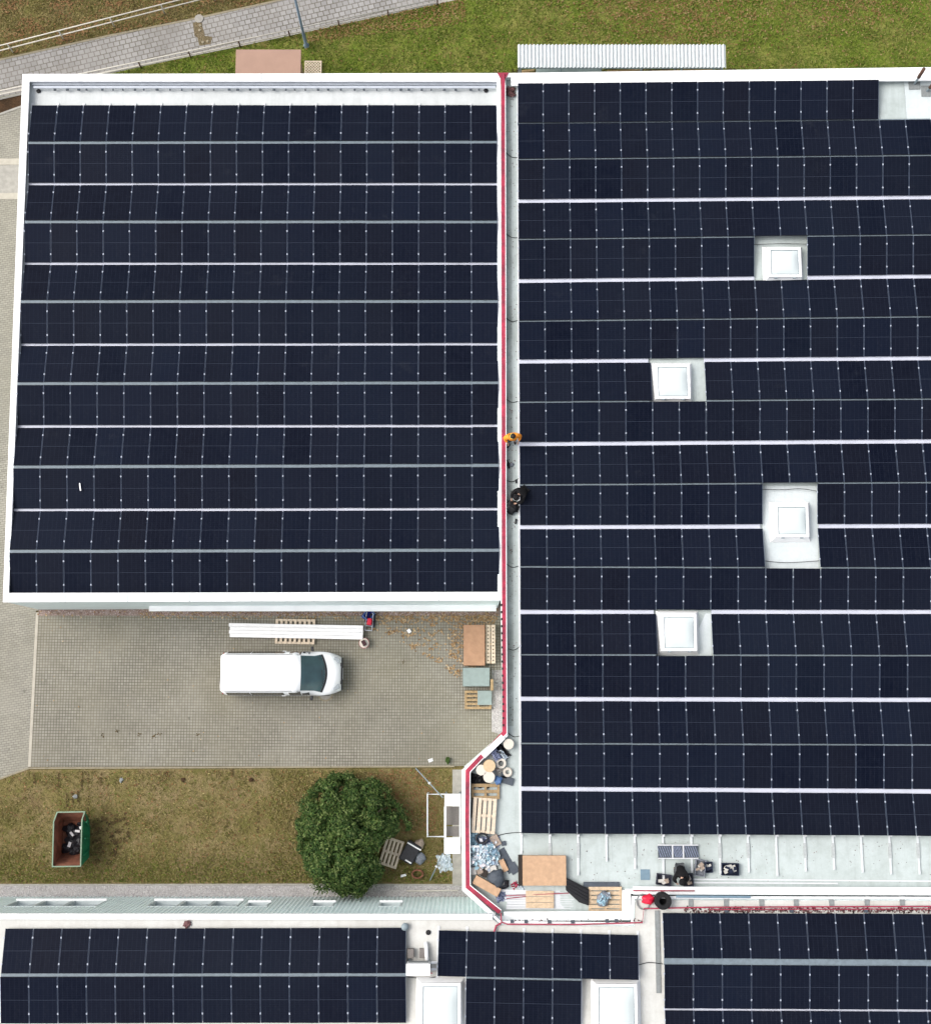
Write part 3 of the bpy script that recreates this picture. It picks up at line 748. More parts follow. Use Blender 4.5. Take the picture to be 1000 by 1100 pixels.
for i in range(len(panels)):
    if i in top: continue
    m, ar, lab, hx, lastc = panels[i]
    for k, me in enumerate((lam, frm, clm, clm)):
        rest.cur = k if k < 3 else 2
        mm = m if k < 2 else m @ Matrix.Translation((-hx, (-.5, .5)[k - 2], PT - .006))
        rest.add([mm @ v.co for v in me.vertices], [tuple(p.vertices) for p in me.polygons])
        if k == 1:
            for q, p in enumerate(me.polygons):
                if p.material_index: rest.mi[len(rest.mi) - len(me.polygons) + q] = 3
        rv = random.random(); rn += [rv] * len(me.vertices)
        uvs += [(v.co.x / PW + .5, v.co.y / PH + .5) for v in me.vertices]
ro = rest.build('solar_panels', ['cells', 'black_frame', 'clamp', 'frame_side']); tag(ro, 'upper rows of black solar panels on the two big roofs', 'solar panels', kind='stuff')
av = ro.data.attributes.new('rnd', 'FLOAT', 'POINT'); av.data.foreach_set('value', rn)
uvl = ro.data.uv_layers.new(name='UVMap')
for lp in ro.data.loops: uvl.data[lp.index].uv = uvs[lp.vertex_index]
print('panels', len(panels))
# mounting rails along every joint line between panel columns
def rails(n, lt, lb, rt, rb, zf, where, dz=.03):
    for k in range(n + 1):
        u = k / n
        t = (lt[0] + (rt[0] - lt[0]) * u, lt[1] + (rt[1] - lt[1]) * u); b = (lb[0] + (rb[0] - lb[0]) * u, lb[1] + (rb[1] - lb[1]) * u)
        if max(t[0], b[0]) > 1030: continue
        A = atf(t[0], t[1], zf, dz); C = atf(b[0], b[1], zf, dz)
        mb = MB().ribbon([(A.x, A.y), (C.x, C.y)], -.05, .05, lambda x: zf(x) + .004, lambda x: zf(x) + dz)
        solo(mb, 'mounting_rail', 'rail_white', 'thin white mounting rail under %s panel joint from left, %s' % (ORD[k] if k < 20 else 'last', where), 'rail', 'white mounting rails under the panel joints')
rails(18, (34.5, 110.3), (10.5, 635.8), (533.3, 110.3), (536, 634), fL, 'left roof', .05)
rails(7, (471.3, 995), (468.5, 1112), (685, 1000.5), (687.5, 1112), zB, 'lower middle block')
# white rails that run on south of the last row on the right roof
for k in range(15):
    u = k / 14.03
    x0 = 560 + u * 425.5; y0 = 899; x1 = x0 + (u - .0) * 3.2; y1 = (930, 925, 941, 926, 934, 946, 938, 940, 938, 942, 937, 935, 938, 940, 940)[k]
    if k == 0: y1 = 918
    A = atf(x0, y0 - 14, zR_, .05); C = atf(x1, y1, zR_, .05); M1 = A.lerp(C, .42); M2 = A.lerp(C, .70)
    t = thing('mounting_rail', 'bare white rail stub %s from left, beyond the lowest row of the right roof' % ORD[k], 'rail', (A.x, A.y, zR_(A.x)), 0, 'bare rail stubs south of the right array')
    MB().ribbon([(A.x, A.y), (C.x, C.y)], -.045, .045, lambda x: zR_(x) + .03, lambda x: zR_(x) + .055).build('rail', 'aluminium_pale', t, True)
    d = (C - A).normalized()
    MB().ribbon([tuple((A + d * .78))[:2], tuple((A + d * 1.38))[:2]], -.065, .065, lambda x: zR_(x) + .003, lambda x: zR_(x) + (.058 if k % 3 else .028)).build('protection_mat', 'mat_pale', t, True)
    MB().cbox((A + d * .45) + Vector((0, 0, .16)), (.09, .09, .24)).build('stand', 'rail_white', t, True)
    MB().cbox(C - d * .1 + Vector((0, 0, .03)), (.07, .1, .05)).build('end_stop', 'rail_white', t, True)

# ================================================================== SKYLIGHTS
def skylight(px0, py0, px1, py1, zf, label, pad=None, h=.42):
    A = atf(px0, py0, zf, h); C = atf(px1, py1, zf, h)
    cx_, cy_ = (A.x + C.x) / 2, (A.y + C.y) / 2; w, l = abs(C.x - A.x), abs(A.y - C.y); z0 = zf(cx_)
    t = thing('skylight', label, 'skylight', (cx_, cy_, z0), 0, 'skylights')
    f = .16
    MB().hexa([(-w / 2 - f, -l / 2 - f, .01), (w / 2 + f, -l / 2 - f, .01), (w / 2 + f, l / 2 + f, .01), (-w / 2 - f, l / 2 + f, .01),
               (-w / 2 + .03, -l / 2 + .03, h - .10), (w / 2 - .03, -l / 2 + .03, h - .10), (w / 2 - .03, l / 2 - .03, h - .10), (-w / 2 + .03, l / 2 - .03, h - .10)]).build('curb', 'coping', t)
    MB().ribbon([(-w / 2, -l / 2), (w / 2, -l / 2), (w / 2, l / 2), (-w / 2, l / 2)], 0, .12, h - .12, h, True).build('frame', 'white_paint', t, bevel=.015)
    MB().ribbon([(-w / 2 + .118, -l / 2 + .118), (w / 2 - .118, -l / 2 + .118), (w / 2 - .118, l / 2 - .118), (-w / 2 + .118, l / 2 - .118)], 0, .022, h - .05, h - .004, True).build('seal', 'galvanised', t)
    # shallow dome
    mb = MB(); n = 10; hw, hl = w / 2 - .142, l / 2 - .142
    vs = []; fs = []
    for i in range(n + 1):
        for j in range(n + 1):
            a, b = 2 * i / n - 1, 2 * j / n - 1
            vs.append((a * hw, b * hl, h - .03 + .10 * (1 - a ** 4) * (1 - b ** 4)))
    for i in range(n):
        for j in range(n): q = i * (n + 1) + j; fs.append((q, q + n + 1, q + n + 2, q + 1))
    mb.add(vs, fs).build('dome', 'lid_white', t, smooth=True)
    for s in (-1, 1): MB().cbox((s * w * .28, -l / 2 - .02, h - .05), (.12, .05, .07)).build('hinge', 'galvanised', t)
    return t
def pad(px0, py0, px1, py1, zf, parent, dz=.004):
    pts = [atf(px0, py0, zf, dz), atf(px1, py0, zf, dz), atf(px1, py1, zf, dz), atf(px0, py1, zf, dz)]
    MB().prism([(p.x, p.y) for p in pts], lambda x: zf(x) + .001, lambda x: zf(x) + dz).build('membrane_patch', 'membrane_pad', parent, True)
skylight(824.5, 265.5, 861.5, 297.2, zR_, 'square white skylight nearest the top, in right roof fifth panel row'); pad(812, 257, 866, 300, zR_, right_hall)
skylight(703.5, 391, 742, 428, zR_, 'square white skylight left of centre, second from the top'); pad(699, 389, 756, 432, zR_, right_hall)
skylight(832, 541.5, 869.5, 577, zR_, 'square white skylight in the tall opening spanning two panel rows'); pad(819, 522, 879, 611, zR_, right_hall)
skylight(710, 659.5, 749, 699.5, zR_, 'square white skylight closest to the lower panel rows of right roof'); pad(704, 659, 764, 705, zR_, right_hall)
skylight(451, 1056.5, 495, 1118, zB, 'larger rectangular skylight beside the white ventilation box at the bottom', h=.4)
skylight(639.5, 1057.5, 685.5, 1119, zB, 'larger rectangular skylight at the bottom right of the middle block', h=.4)
pad(946, 86, 1030, 128, zR_, right_hall, .003)
# cables across the skylight openings
def cable(pts, zf, label, r=.014, dz=.03, mat='rubber', group=None, name='cable', bow=None):
    W = [atf(x, y, zf, dz) for x, y in pts]
    out = []
    for i in range(len(W) - 1):
        p0, p1, p2, p3 = W[max(0, i - 1)], W[i], W[i + 1], W[min(len(W) - 1, i + 2)]
        for k in range(6):
            t = k / 6
            out.append(.5 * ((2 * p1) + (p2 - p0) * t + (2 * p0 - 5 * p1 + 4 * p2 - p3) * t * t + (3 * p1 - p0 - 3 * p2 + p3) * t ** 3))
    out.append(W[-1])
    return solo(MB().tube(out, r, 6), name, mat, label, 'cable', group, True)
cable([(809, 262.5), (838, 261.5), (868, 262)], zR_, 'black cable crossing above the topmost skylight', dz=.12)
cable([(817.5, 525.5), (840, 526), (860, 525), (877, 527.5)], zR_, 'black cable crossing the tall skylight opening near its top', dz=.15)
cable([(820.5, 602.5), (845, 604.5), (880, 602.5)], zR_, 'black cable crossing the tall skylight opening near its bottom', dz=.15)
for i, ((xa, ya), (xb, yb), w) in enumerate((((542, 162), (556, 169), 'top'), ((542, 249), (556, 255), 'second'), ((543, 341), (556, 344), 'third'), ((543, 428), (556, 431), 'fourth'),
                               ((544, 516), (557, 514), 'fifth'), ((544, 606), (557, 608), 'sixth'), ((546, 697), (558, 695), 'seventh'), ((545, 787), (558, 791), 'lowest'))):
    cable([(xa, ya), ((xa + xb) / 2, (ya + yb) / 2 + 2.5), (xb, yb)], zR_, '%s short black cable crossing the grey walkway' % w, dz=.05, group='short cables crossing the walkway')
cable([(532, 899), (540, 896.5), (550, 895), (562, 894.5)], zR_, 'black cable curving from the litter pile to the lowest panel row', dz=.06)
cable([(686, 1037), (697, 1034.5), (712, 1036)], zB, 'black cable between middle and right rear panel blocks', dz=.1)
cable([(438, 1050), (455, 1051.5), (468, 1050)], zB, 'black cable below the white ventilation box', dz=.05)

# ================================================================== RED EDGE STRIP AND PIPES
def zstrip(x): return zR_(x) + .35
W = [atf(x, y, zstrip, .04) for x, y in ((540, 79), (540.3, 95), (540.7, 300), (541, 560), (541.8, 787), (502.3, 828.5), (501.8, 880), (502.4, 953), (537, 980.5))]
strip = thing('edge_strip', 'crimson edge strip running down the parapet between the two halls', 'edge strip', (W[0].x, W[0].y, 0))
rp = [(p.x, p.y) for p in W]
MB().ribbon(rp, -.085, .085, lambda x: zstrip(x) + .005, lambda x: zstrip(x) + .04).build('band', 'red_strip', strip, True)
MB().ribbon(rp, .088, .118, lambda x: zstrip(x) - .1, lambda x: zstrip(x) + .055).build('inner_lip', 'coping', strip, True)
e = [atf(x, y, zstrip, .05) for x, y in ((534, 77.6), (546.5, 77.4), (543, 84), (542.3, 93), (538.3, 93), (537.6, 84))]
MB().prism([(p.x, p.y) for p in e], lambda x: zstrip(x) + .041, lambda x: zstrip(x) + .055).build('end_flap', 'red_strip', strip, True)
for k in range(18):
    p = atf(538.6 + k * .12, 650 + k * 7.6, zstrip, .03)
    MB().cbox((p.x, p.y, p.z + .01), (.06, .09, .05)).build('clip', 'black_plastic', strip, True)
fz = lambda x: zB(x)
def pipe(pts, label, r=.035, zf=zB, dz=.12, feet=()):
    Wp = [atf(x, y, zf, dz) for x, y in pts]
    t = thing('red_pipe', label, 'pipe', (Wp[0].x, Wp[0].y, zf(Wp[0].x)))
    MB().tube(Wp, r, 8).build('pipe_run', 'red_pipe', t, True)
    for (x, y) in feet:
        c = atf(x, y, zf, dz * .5)
        MB().cbox((c.x, c.y, c.z), (.14, .12, dz - .02)).build('pipe_foot', 'dark_sheet', t, True)
    return t
pipe([(538, 981), (538.5, 991), (545, 993.2), (620, 993.5), (690, 991.5), (691.5, 976.5), (760, 975), (880, 974.5), (1015, 974)], 'upper crimson pipe running beside the parapet towards the right edge', feet=[(550, 990), (565, 990.3), (590, 990.5), (615, 990.6), (652, 989.6), (662, 989.5)], r=.028)
pipe([(762, 977.4), (880, 977.2), (1015, 976.8)], 'second crimson pipe just below the first, along the rear roof', feet=[(780, 979), (850, 979), (930, 979)], r=.018)
pipe([(538, 992), (533, 995), (530.5, 1002)], 'short crimson pipe bending down towards the lower middle panels', r=.04)
pipe([(680, 957.2), (746, 957.4)], 'straight crimson pipe lying on the white coping near the hose', r=.025, zf=lambda x: zR_(x) + .36, dz=.03)
for k in range(9):
    c = atf(742 + k * 38 - (1 if k > 2 else 0), 969 - .2 * k, zB, .02)
    solo(MB().cbox((c.x, c.y, c.z), (.19, .36, .03)), 'roof_pad', 'pad_grey', '%s grey rubber pad from the left, beside the red pipes' % ORD[k], 'pad', 'grey pads beside the red pipes')
c = atf(706.5, 1022, zB, .02)
solo(MB().box(c.x - .09, c.y - 1.6, zB(c.x) + .002, c.x + .09, c.y + 1.55, zB(c.x) + .05), 'duct_strip', 'pad_grey', 'long grey strip between middle and right rear panel blocks', 'strip')
c = atf(709, 1022, zB, .02)
flakes('roof_litter', 'debris', [atf(random.uniform(735, 1003), 978 + random.gauss(0, 1.6), zB, .01) for _ in range(650)], (.04, .13), 41)
flakes('roof_litter', 'debris', [atf(random.uniform(545, 690), 990 + random.gauss(0, 1.3), zB, .01) for _ in range(90)], (.04, .10), 42)
flakes('roof_litter', 'debris', [atf(550 + random.gauss(0, 3.6), random.uniform(100, 780), zR_, .012) for _ in range(260)], (.02, .07), 43)
flakes('roof_litter', 'debris', [atf(random.uniform(563, 1000), random.uniform(903, 948), zR_, .006) for _ in range(170)], (.02, .06), 44)
flakes('roof_litter', 'debris', [atf(random.uniform(9, 15), random.uniform(530, 632), fL, .05) for _ in range(260)], (.05, .14), 45)

# cable tray with brackets behind the north parapet of the left hall
t0, t1 = at(36, 93, ZL + .25), at(532, 92.4, ZL + .25)
tray = thing('cable_tray', 'long thin metal cable tray along the north parapet of left hall', 'cable tray', (t0.x, t0.y, ZL))
MB().box(t0.x, t0.y - .05, ZL + .20, t1.x, t0.y + .05, ZL + .25).build('channel', 'aluminium', tray, True)
rr = random.Random(5)
for k in range(38):
    x = t0.x + .9 + k * .51 + rr.uniform(-.1, .1)
    MB().box(x - .05, t0.y - .12, ZL + .13, x + rr.uniform(.0, .08), t0.y - .055, ZL + .19).build('bracket', 'dark_sheet', tray, True)
for i, (x, y, zf, lab) in enumerate(((41.5, 97.5, fL, 'small black roof drain in the top left roof corner'), (522, 97, fL, 'small black roof drain near the crimson strip at the top'), (460, 1002, zB, 'small dark roof vent hole above the white ventilation box'))):
    c = atf(x, y, zf, .02); solo(MB().lathe(c, [(.10, 0), (.10, .03), (.07, .05), (0, .055)], 12), 'roof_drain', 'black_plastic', lab, 'drain')
c = atf(435, 996, zB, .15); solo(MB().lathe((c.x, c.y, zB(c.x)), [(.11, 0), (.11, .1), (.15, .12), (.15, .2), (.06, .25), (0, .25)], 14), 'roof_vent', 'galvanised', 'small grey round vent cap by the left rear panel block', 'vent', smooth=True)
c = atf(201, 993, zB, .05); solo(MB().blob((c.x, c.y, c.z + .02), (.30, .26, .12), .4, .3, 3), 'moss_clump', 'debris', 'brown moss clump on the rear roof edge above the panels', 'moss')
c = atf(547, 98, zR_, .03)
flakes('leaf_pile', 'debris', [atf(547.5 + random.gauss(0, 2.6), 98 + random.gauss(0, 2.2), zR_, random.uniform(.01, .12)) for _ in range(260)], (.05, .14), 46)
# white strip lying on a panel of the left roof
c = at(86, 523, ZL + .40)
solo(MB().cbox((c.x, c.y, c.z), (.05, .33, .012), .17), 'plastic_strip', 'white_paint', 'tiny white strip lying on a panel at the left of left roof', 'strip')
# roof posts in the top right corner
for (xa, ya, xb, yb, h, lab) in ((982, 90, 992.5, 73.5, 1.35, 'dark leaning steel post in the white top right roof corner'), (995.5, 97.5, 1003, 89, .8, 'brown post cut by the right frame edge at the top')):
    A = atf(xa, ya, zR_, .02); C = at(xb, yb, A.z + h)
    t = thing('roof_post', lab, 'post', A)
    MB().tube([A, A.lerp(C, .55)], .045, 8).build('pole', 'galvanised', t, True)
    MB().tube([A.lerp(C, .45), C], .075, 10).build('cap', 'rust_post', t, True, True)
    MB().cbox(A + Vector((0, 0, .01)), (.5, .5, .02)).build('base_plate', 'pad_grey', t, True)

# ================================================================== NORTH SIDE: RAILINGS, LAMP, SHED, SHELTER
def railing(basepx, npost, h, rails_h, mat, postmat, label, r=.03, ext=0):
    A, C = at(*basepx[0], 0), at(*basepx[1], 0)
    t = thing('path_railing', label, 'railing', A)
    for hh in rails_h: MB().tube([A + Vector((0, 0, hh)), C + Vector((0, 0, hh))], r, 8).build('rail', mat, t, True, True)
    for k in range(npost):
        p = A.lerp(C, k / (npost - 1)); MB().tube([p, p + Vector((0, 0, h))], .035, 8).build('post', postmat, t, True, True)
railing(((-40.2, 70.2), (338.6, -26.5)), 8, .9, (.9, .48), 'pipe_cream', 'pipe_cream', 'cream pipe railing with two rails on the upper side of the path')
railing(((-63, 117.5), (470, 5.5)), 11, .62, (.62, .26), 'pipe_cream', 'rust_post', 'low pale railing with brown posts on the lower side of the path')
lb = at(329, 48.5, 0)
lamp = thing('lamp_post', 'tall blue grey lamp post by the path, its head out of frame', 'lamp post', lb)
MB().lathe((0, 0, 0), [(.13, 0), (.13, .05), (.08, .08), (.08, 1.2), (.065, 1.25), (.05, 6.2)], 12).build('pole', 'steel_blue', lamp, smooth=True)
MB().lathe((0, 0, 0), [(.15, 0), (.15, .02), (.0, .021)], 12).build('foot', 'galvanised', lamp)
MB().cbox((0, .25, 6.3), (.22, .7, .12)).build('lamp_head', 'galvanised', lamp, bevel=.03)
# brown-roofed shed against the north wall
wall_y = lw[0][1] + .02
A, C = at(253.5, 52.5, 2.6), at(323.5, 52.5, 2.6)
shed = thing('shed', 'small shed with flat pinkish brown roof behind the left hall', 'shed', ((A.x + C.x) / 2, A.y - .9, 0))
MB().box(A.x, wall_y, 2.5, C.x, A.y, 2.6).build('roof', 'shed_brown', shed, True, bevel=.02)
MB().box(A.x + .12, wall_y + .02, 0, C.x - .12, A.y - .12, 2.5).build('wall', 'wood_grey', shed, True)
# lattice beside the shed
A, C = at(326, 58, .9), at(343, 80, .9)
lat = MB(); x0_, x1_, y0_, y1_ = A.x, C.x, C.y, A.y
for k in range(-9, 22):
    for sg in (1, -1):
        b0 = k * .14      # line x = x0 + b0 + sg*(y - y0), clipped to the rectangle
        pts = []
        for yy in [y0_ + (y1_ - y0_) * q / 40 for q in range(41)]:
            xx = x0_ + (b0 + (yy - y0_) if sg > 0 else b0 - (yy - y0_))
            if x0_ <= xx <= x1_: pts.append((xx, yy))
        if len(pts) > 1: lat.ribbon([pts[0], pts[-1]], -.018, .018, .20 + .013 * (sg > 0), .212 + .013 * (sg > 0))
lat.ribbon([(x0_, y0_), (x1_, y0_), (x1_, y1_), (x0_, y1_)], -.02, .02, .18, .23, True)
solo(lat, 'trellis', 'wood_pale', 'small diamond lattice panel in the grass beside the brown shed', 'trellis')
c = at(343.5, 74, .5)
# corrugated shelter behind the right hall
sh = thing('shelter', 'narrow white corrugated shelter roof behind the right hall', 'shelter', at(668, 60, 0))
z = 2.45; mb = MB()
A = at(556, 48.2, z); C = at(779, 46.4, z); D = at(781, 72.6, z)
nx = 56; dx = (C.x - A.x) / nx
for i in range(nx):
    x0 = A.x + i * dx
    for (u0, h0, u1, h1) in ((0, 0, .3, .09), (.3, .09, .5, .09), (.5, .09, .8, 0), (.8, 0, 1, 0)):
        xa, xb = x0 + u0 * dx, x0 + u1 * dx
        mb.hexa([(xa, D.y, z + h0 - .01), (xb, D.y, z + h1 - .01), (xb, A.y, z + h1 + .02), (xa, A.y, z + h0 + .02), (xa, D.y, z + h0), (xb, D.y, z + h1), (xb, A.y, z + h1 + .03), (xa, A.y, z + h0 + .03)])
mb.build('roof', 'aluminium_pale', sh, True)
for i in range(6):
    x = A.x + .15 + i * (C.x - A.x - .3) / 5
    for y in (A.y - .15, D.y + .05):
        MB().tube([(x, y, 0), (x, y, z - .02)], .04, 8).build('post', 'galvanised', sh, True)
for y in (A.y - .15, D.y + .05): MB().box(A.x + .1, y - .03, z - .12, C.x - .1, y + .03, z - .015).build('beam', 'galvanised', sh, True)
# things stored under the shelter
sheet('shelter_floor', [(550, 74), (790, 73), (790, 118), (550, 118)], .006, 'soil')
y0 = at(600, 76, 1.0).y
solo(MB().box(at(576, 76, .9).x, y0 - .5, 0, at(646, 76, .9).x, y0 + .22, .95), 'storage_box', 'sheet_grey', 'long grey storage box under the corrugated shelter, left half', 'box', bevel=.02)
for i, (xa, xb) in enumerate(((558, 574), (652, 690), (700, 765))):
    p0 = at(xa, 76.2, .8); p1 = at(xb, 74.8, .8); mbp = MB()
    for q in range(3): mbp.tube([p0 + Vector((0, -.1 * q, .05 * q)), p1 + Vector((0, -.07 * q, -.12 * q))], .045, 6)
    solo(mbp, 'timber_stack', 'wood_grey', ['short timber stack under the left end of the shelter', 'timber stack under the middle of the shelter', 'long timber stack under the right end of the shelter'][i], 'timber')

# ================================================================== YARD
def pallet(label, c, w, l, rot=0, nb=5, along='x', mat='wood', h=.144, group='wooden pallets', runner=None, bw=None, tilt=(0, 0)):
    """w along local x, l along local y; deck boards run along 'along'"""
    t = thing('pallet', label, 'pallet', c, rot, group); t.rotation_euler = (tilt[0], tilt[1], rot)
    if along == 'y': L, Wd = l, w
    else: L, Wd = w, l
    def bx(mb, u0, u1, v0, v1, z0, z1):      # u along boards, v across
        if along == 'x': mb.box(u0, v0, z0, u1, v1, z1)
        else: mb.box(v0, u0, z0, v1, u1, z1)
    bw = bw or Wd / nb * .68
    for k in range(nb):
        v = -Wd / 2 + bw / 2 + (Wd - bw) * k / (nb - 1)
        mb = MB(); bx(mb, -L / 2, L / 2, v - bw / 2, v + bw / 2, h - .022, h); mb.build('deck_board', mat, t)
    for k in range(3):
        u = -L / 2 + .05 + (L - .1) * k / 2
        mb = MB(); bx(mb, u - .05, u + .05, -Wd / 2, Wd / 2, h - .046, h - .0225); mb.build('stringer_board', mat, t)
        for q in range(3):
            v = -Wd / 2 + .06 + (Wd - .12) * q / 2
            mb = MB(); bx(mb, u - .05, u + .05, v - .05, v + .05, .0225, h - .0465); mb.build('block', mat, t)
        mb = MB(); bx(mb, u - .05, u + .05, -Wd / 2, Wd / 2, 0, .022); mb.build('bottom_board', mat, t)
    return t
# ---- van (local x forward)
def make_van():
    rear_x = at(237.5, 724, 1.75).x; front_x = at(366.5, 724, .62).x; yc = at(300, 723.6, 1.0).y
    Lh = (front_x - rear_x) / 2
    t = thing('van', 'white panel van with dark windscreen parked in the paved yard', 'van', ((rear_x + front_x) / 2, yc, .01))
    xr, xf = -Lh, Lh
    wsb, wst = xf - .62, xf - 1.66            # windscreen bottom/top (effective x)
    prof = [(xr - .3, 1.80), (xr, 1.86), (xr + .12, 1.94), (xr + .5, 1.97), (wst - .7, 1.97), (wst - .12, 1.94), (wst, 1.90), (wsb, 1.16), (wsb + .10, 1.11), (xf - .16, .98), (xf + .02, .80), (xf + .3, .55)]
    def ztop(x):
        for (a, za), (b, zb) in zip(prof, prof[1:]):
            if a <= x <= b: return za + (zb - za) * (x - a) / (b - a)
        return prof[0][1] if x < prof[0][0] else prof[-1][1]
    def hw(x):
        w = .965
        if x > xf - 1.0: q = (x - (xf - 1.0)) / 1.0; w -= .24 * q ** 2.4
        if x < xr + .25: q = ((xr + .25) - x) / .25; w -= .07 * q ** 2
        return w
    def top_pt(x, s, off=0):
        xe = x + .26 * s * s
        z = ztop(xe) - .055 * s ** 4
        tw = hw(x) - (.145 if z > 1.3 else .145 * max(0, (z - .95) / .35))
        return (x, s * tw, z + off), tw
    N = 12; NX = 64; rows = []
    for i in range(NX + 1):
        x = xr + (xf - xr) * (i / NX); r = []
        w = hw(x)
        tp = [top_pt(x, -1 + 2 * k / N)[0] for k in range(N + 1)]
        ze = tp[0][2]
        zb = min(1.06, ze - .06)
        side = [(x, -w * .97, .24), (x, -w, .42), (x, -w - .005, zb * .78), (x, -w + .005, zb)]
        side2 = [(a, -b, c) for a, b, c in side[::-1]]
        r = [(x, -w * .90, .20)] + side + tp + side2 + [(x, w * .90, .20)]
        rows.append(r)
    n = len(rows[0]); mb = MB(); vs = [p for r in rows for p in r]
    fs = [(i * n + j, (i + 1) * n + j, (i + 1) * n + (j + 1) % n, i * n + (j + 1) % n) for i in range(NX) for j in range(n)]
    fs += [tuple(range(n)), tuple(NX * n + j for j in range(n - 1, -1, -1))]
    body = mb.add(vs, fs).build('body', 'van_paint', t, smooth=True)
    for p in body.data.polygons:
        if len(p.vertices) > 4: p.use_smooth = False
    # windscreen follows the body surface
    def patch(name, mat, xe0, xe1, smax, off=.006, nu=10, nv=14, parent=t):
        mb = MB(); vs = []
        for i in range(nu + 1):
            for j in range(nv + 1):
                s = -smax + 2 * smax * j / nv; x = xe0 + (xe1 - xe0) * i / nu - .26 * s * s * (i / nu if name == 'windscreen' else 1) - (.05 * s * s * (1 - i / nu) if name == 'windscreen' else 0)
                vs.append(top_pt(x, s, off)[0])
        fs = [(i * (nv + 1) + j, (i + 1) * (nv + 1) + j, (i + 1) * (nv + 1) + j + 1, i * (nv + 1) + j + 1) for i in range(nu) for j in range(nv)]
        return mb.add(vs, fs).build(name, mat, parent, smooth=True)
    patch('windscreen', 'windscreen', wst + .02, wsb - .03, .93)
    patch('scuttle', 'trim', wsb - .028, wsb + .06, .93, .007, 3)
    def wiper(y0, y1):
        a = top_pt(wsb - .06 - .26 * (y0 / .8) ** 2, y0 / .8, .02)[0]; b = top_pt(wsb - .16 - .26 * (y1 / .8) ** 2, y1 / .8, .02)[0]
        MB().tube([a, b], .012, 6).build('wiper', 'trim', t)
    wiper(-.45, .12); wiper(.15, .68)
    # side windows, doors, mirrors
    def sidew(name, x0, x1, s, mat='dark_glass', zl=1.14, zh=1.76, o=.008):
        pts = []
        for (x, z) in ((x0, zl), (x1, zl), (min(x1, x1 - .0), zh), (x0, zh)):
            (tx, ty, tz), tw = top_pt(x, 1); zb = min(1.06, tz - .06); w = hw(x)
            q = (z - zb) / (tz - zb); y = (w + .005) * (1 - q) + tw * q + o
            pts.append((x, y * s, z))
        p2 = [(a, b - .02 * s, c) for a, b, c in pts]
        return MB().hexa(p2 + pts if s > 0 else p2[::-1] + pts[::-1]).build(name, mat, t)
    for s in (-1, 1):
        sidew('side_window', xr + .22, xr + 1.25, s); sidew('side_window', xr + 1.29, xr + 2.72, s); sidew('side_window', xr + 2.95, wst - .02, s, zh=1.72)
        sidew('side_window', wst + .02, wst + .34, s, zl=1.12, zh=1.40)
        mx = wst + .42
        MB().cbox((mx, s * 1.08, 1.12), (.12, .20, .20), s * .2).build('mirror', 'trim', t, bevel=.03)
        for x in (xr + 1.27, xr + 2.84, wst + .2):
            MB().cbox((x, s * (hw(x) + .001), .68), (.012, .012, .72)).build('door_gap', 'trim', t)
        MB().box(xr + .9, s * (hw(0) + .004) - .012, .55, wst, s * (hw(0) + .004) + .012, .61).build('side_strip', 'trim', t)
        MB().cbox((xr + 2.65, s * (hw(0) + .015), .95), (.16, .03, .035)).build('door_handle', 'van_paint', t)
        for x in (xr + .95, xf - .92):
            w = MB(); w.tube([(x, s * .74, .33), (x, s * .965, .33)], .335, 24); wh = w.build('wheel', 'tyre', t)
            MB().tube([(x, s * .95, .33), (x, s * .978, .33)], .20, 18).build('rim', 'rim', wh)
            MB().tube([(x, s * .70, .36), (x, s * .968, .36)], .40, 24).build('wheel_arch', 'trim', t)
        a = MB()
        MB().cbox((xf - .20, s * .60, .84), (.30, .22, .14), s * -.35, (0, .35)).build('headlight', 'headlamp', t, bevel=.03)
        MB().cbox((xr + .01, s * .86, 1.05), (.05, .10, .45)).build('tail_light', 'tail_lamp', t, bevel=.015)
    MB().cbox((xf + .005, 0, .70), (.05, .95, .16)).build('grille', 'trim', t)
    MB().cbox((xf - .03, 0, .40), (.16, 1.46, .24)).build('bumper', 'trim', t, bevel=.05)
    MB().cbox((xf + .06, 0, .42), (.015, .50, .11)).build('number_plate', 'plate', t)
    MB().cbox((xr - .01, 0, .42), (.12, 1.80, .24)).build('rear_bumper', 'trim', t, bevel=.04)
    MB().cbox((xr - .006, 0, 1.45), (.02, 1.35, .50)).build('rear_window', 'dark_glass', t)
    for x in (xr + .6, xr + 1.5, xr + 2.4):      # pressed roof beads
        pass
    for s in (-1, -.5, 0, .5, 1):
        pts = [top_pt(xr + .35 + (wst - xr - .7) * k / 10, s * .72, .004)[0] for k in range(11)]
        MB().tube(pts, .012, 6).build('roof_bead', 'van_paint', t)
    for s in (-1, 1):
        pts = [top_pt(xr + .2 + (wst - xr - .3) * k / 10, s * .96, .004)[0] for k in range(11)]
        MB().tube(pts, .014, 6).build('roof_gutter', 'trim', t)
    return t
make_van()
c = at(349.5, 745, .012)
mh = thing('manhole', 'round manhole half hidden under the front of the van', 'manhole', (c.x, c.y, .008))
MB().lathe((0, 0, 0), [(.36, 0), (.36, .012), (.29, .014), (.29, 0)], 28).build('ring', 'kerb', mh)
MB().lathe((0, 0, 0), [(.285, 0), (.285, .008), (0, .009)], 28).build('cover', 'concrete', mh)
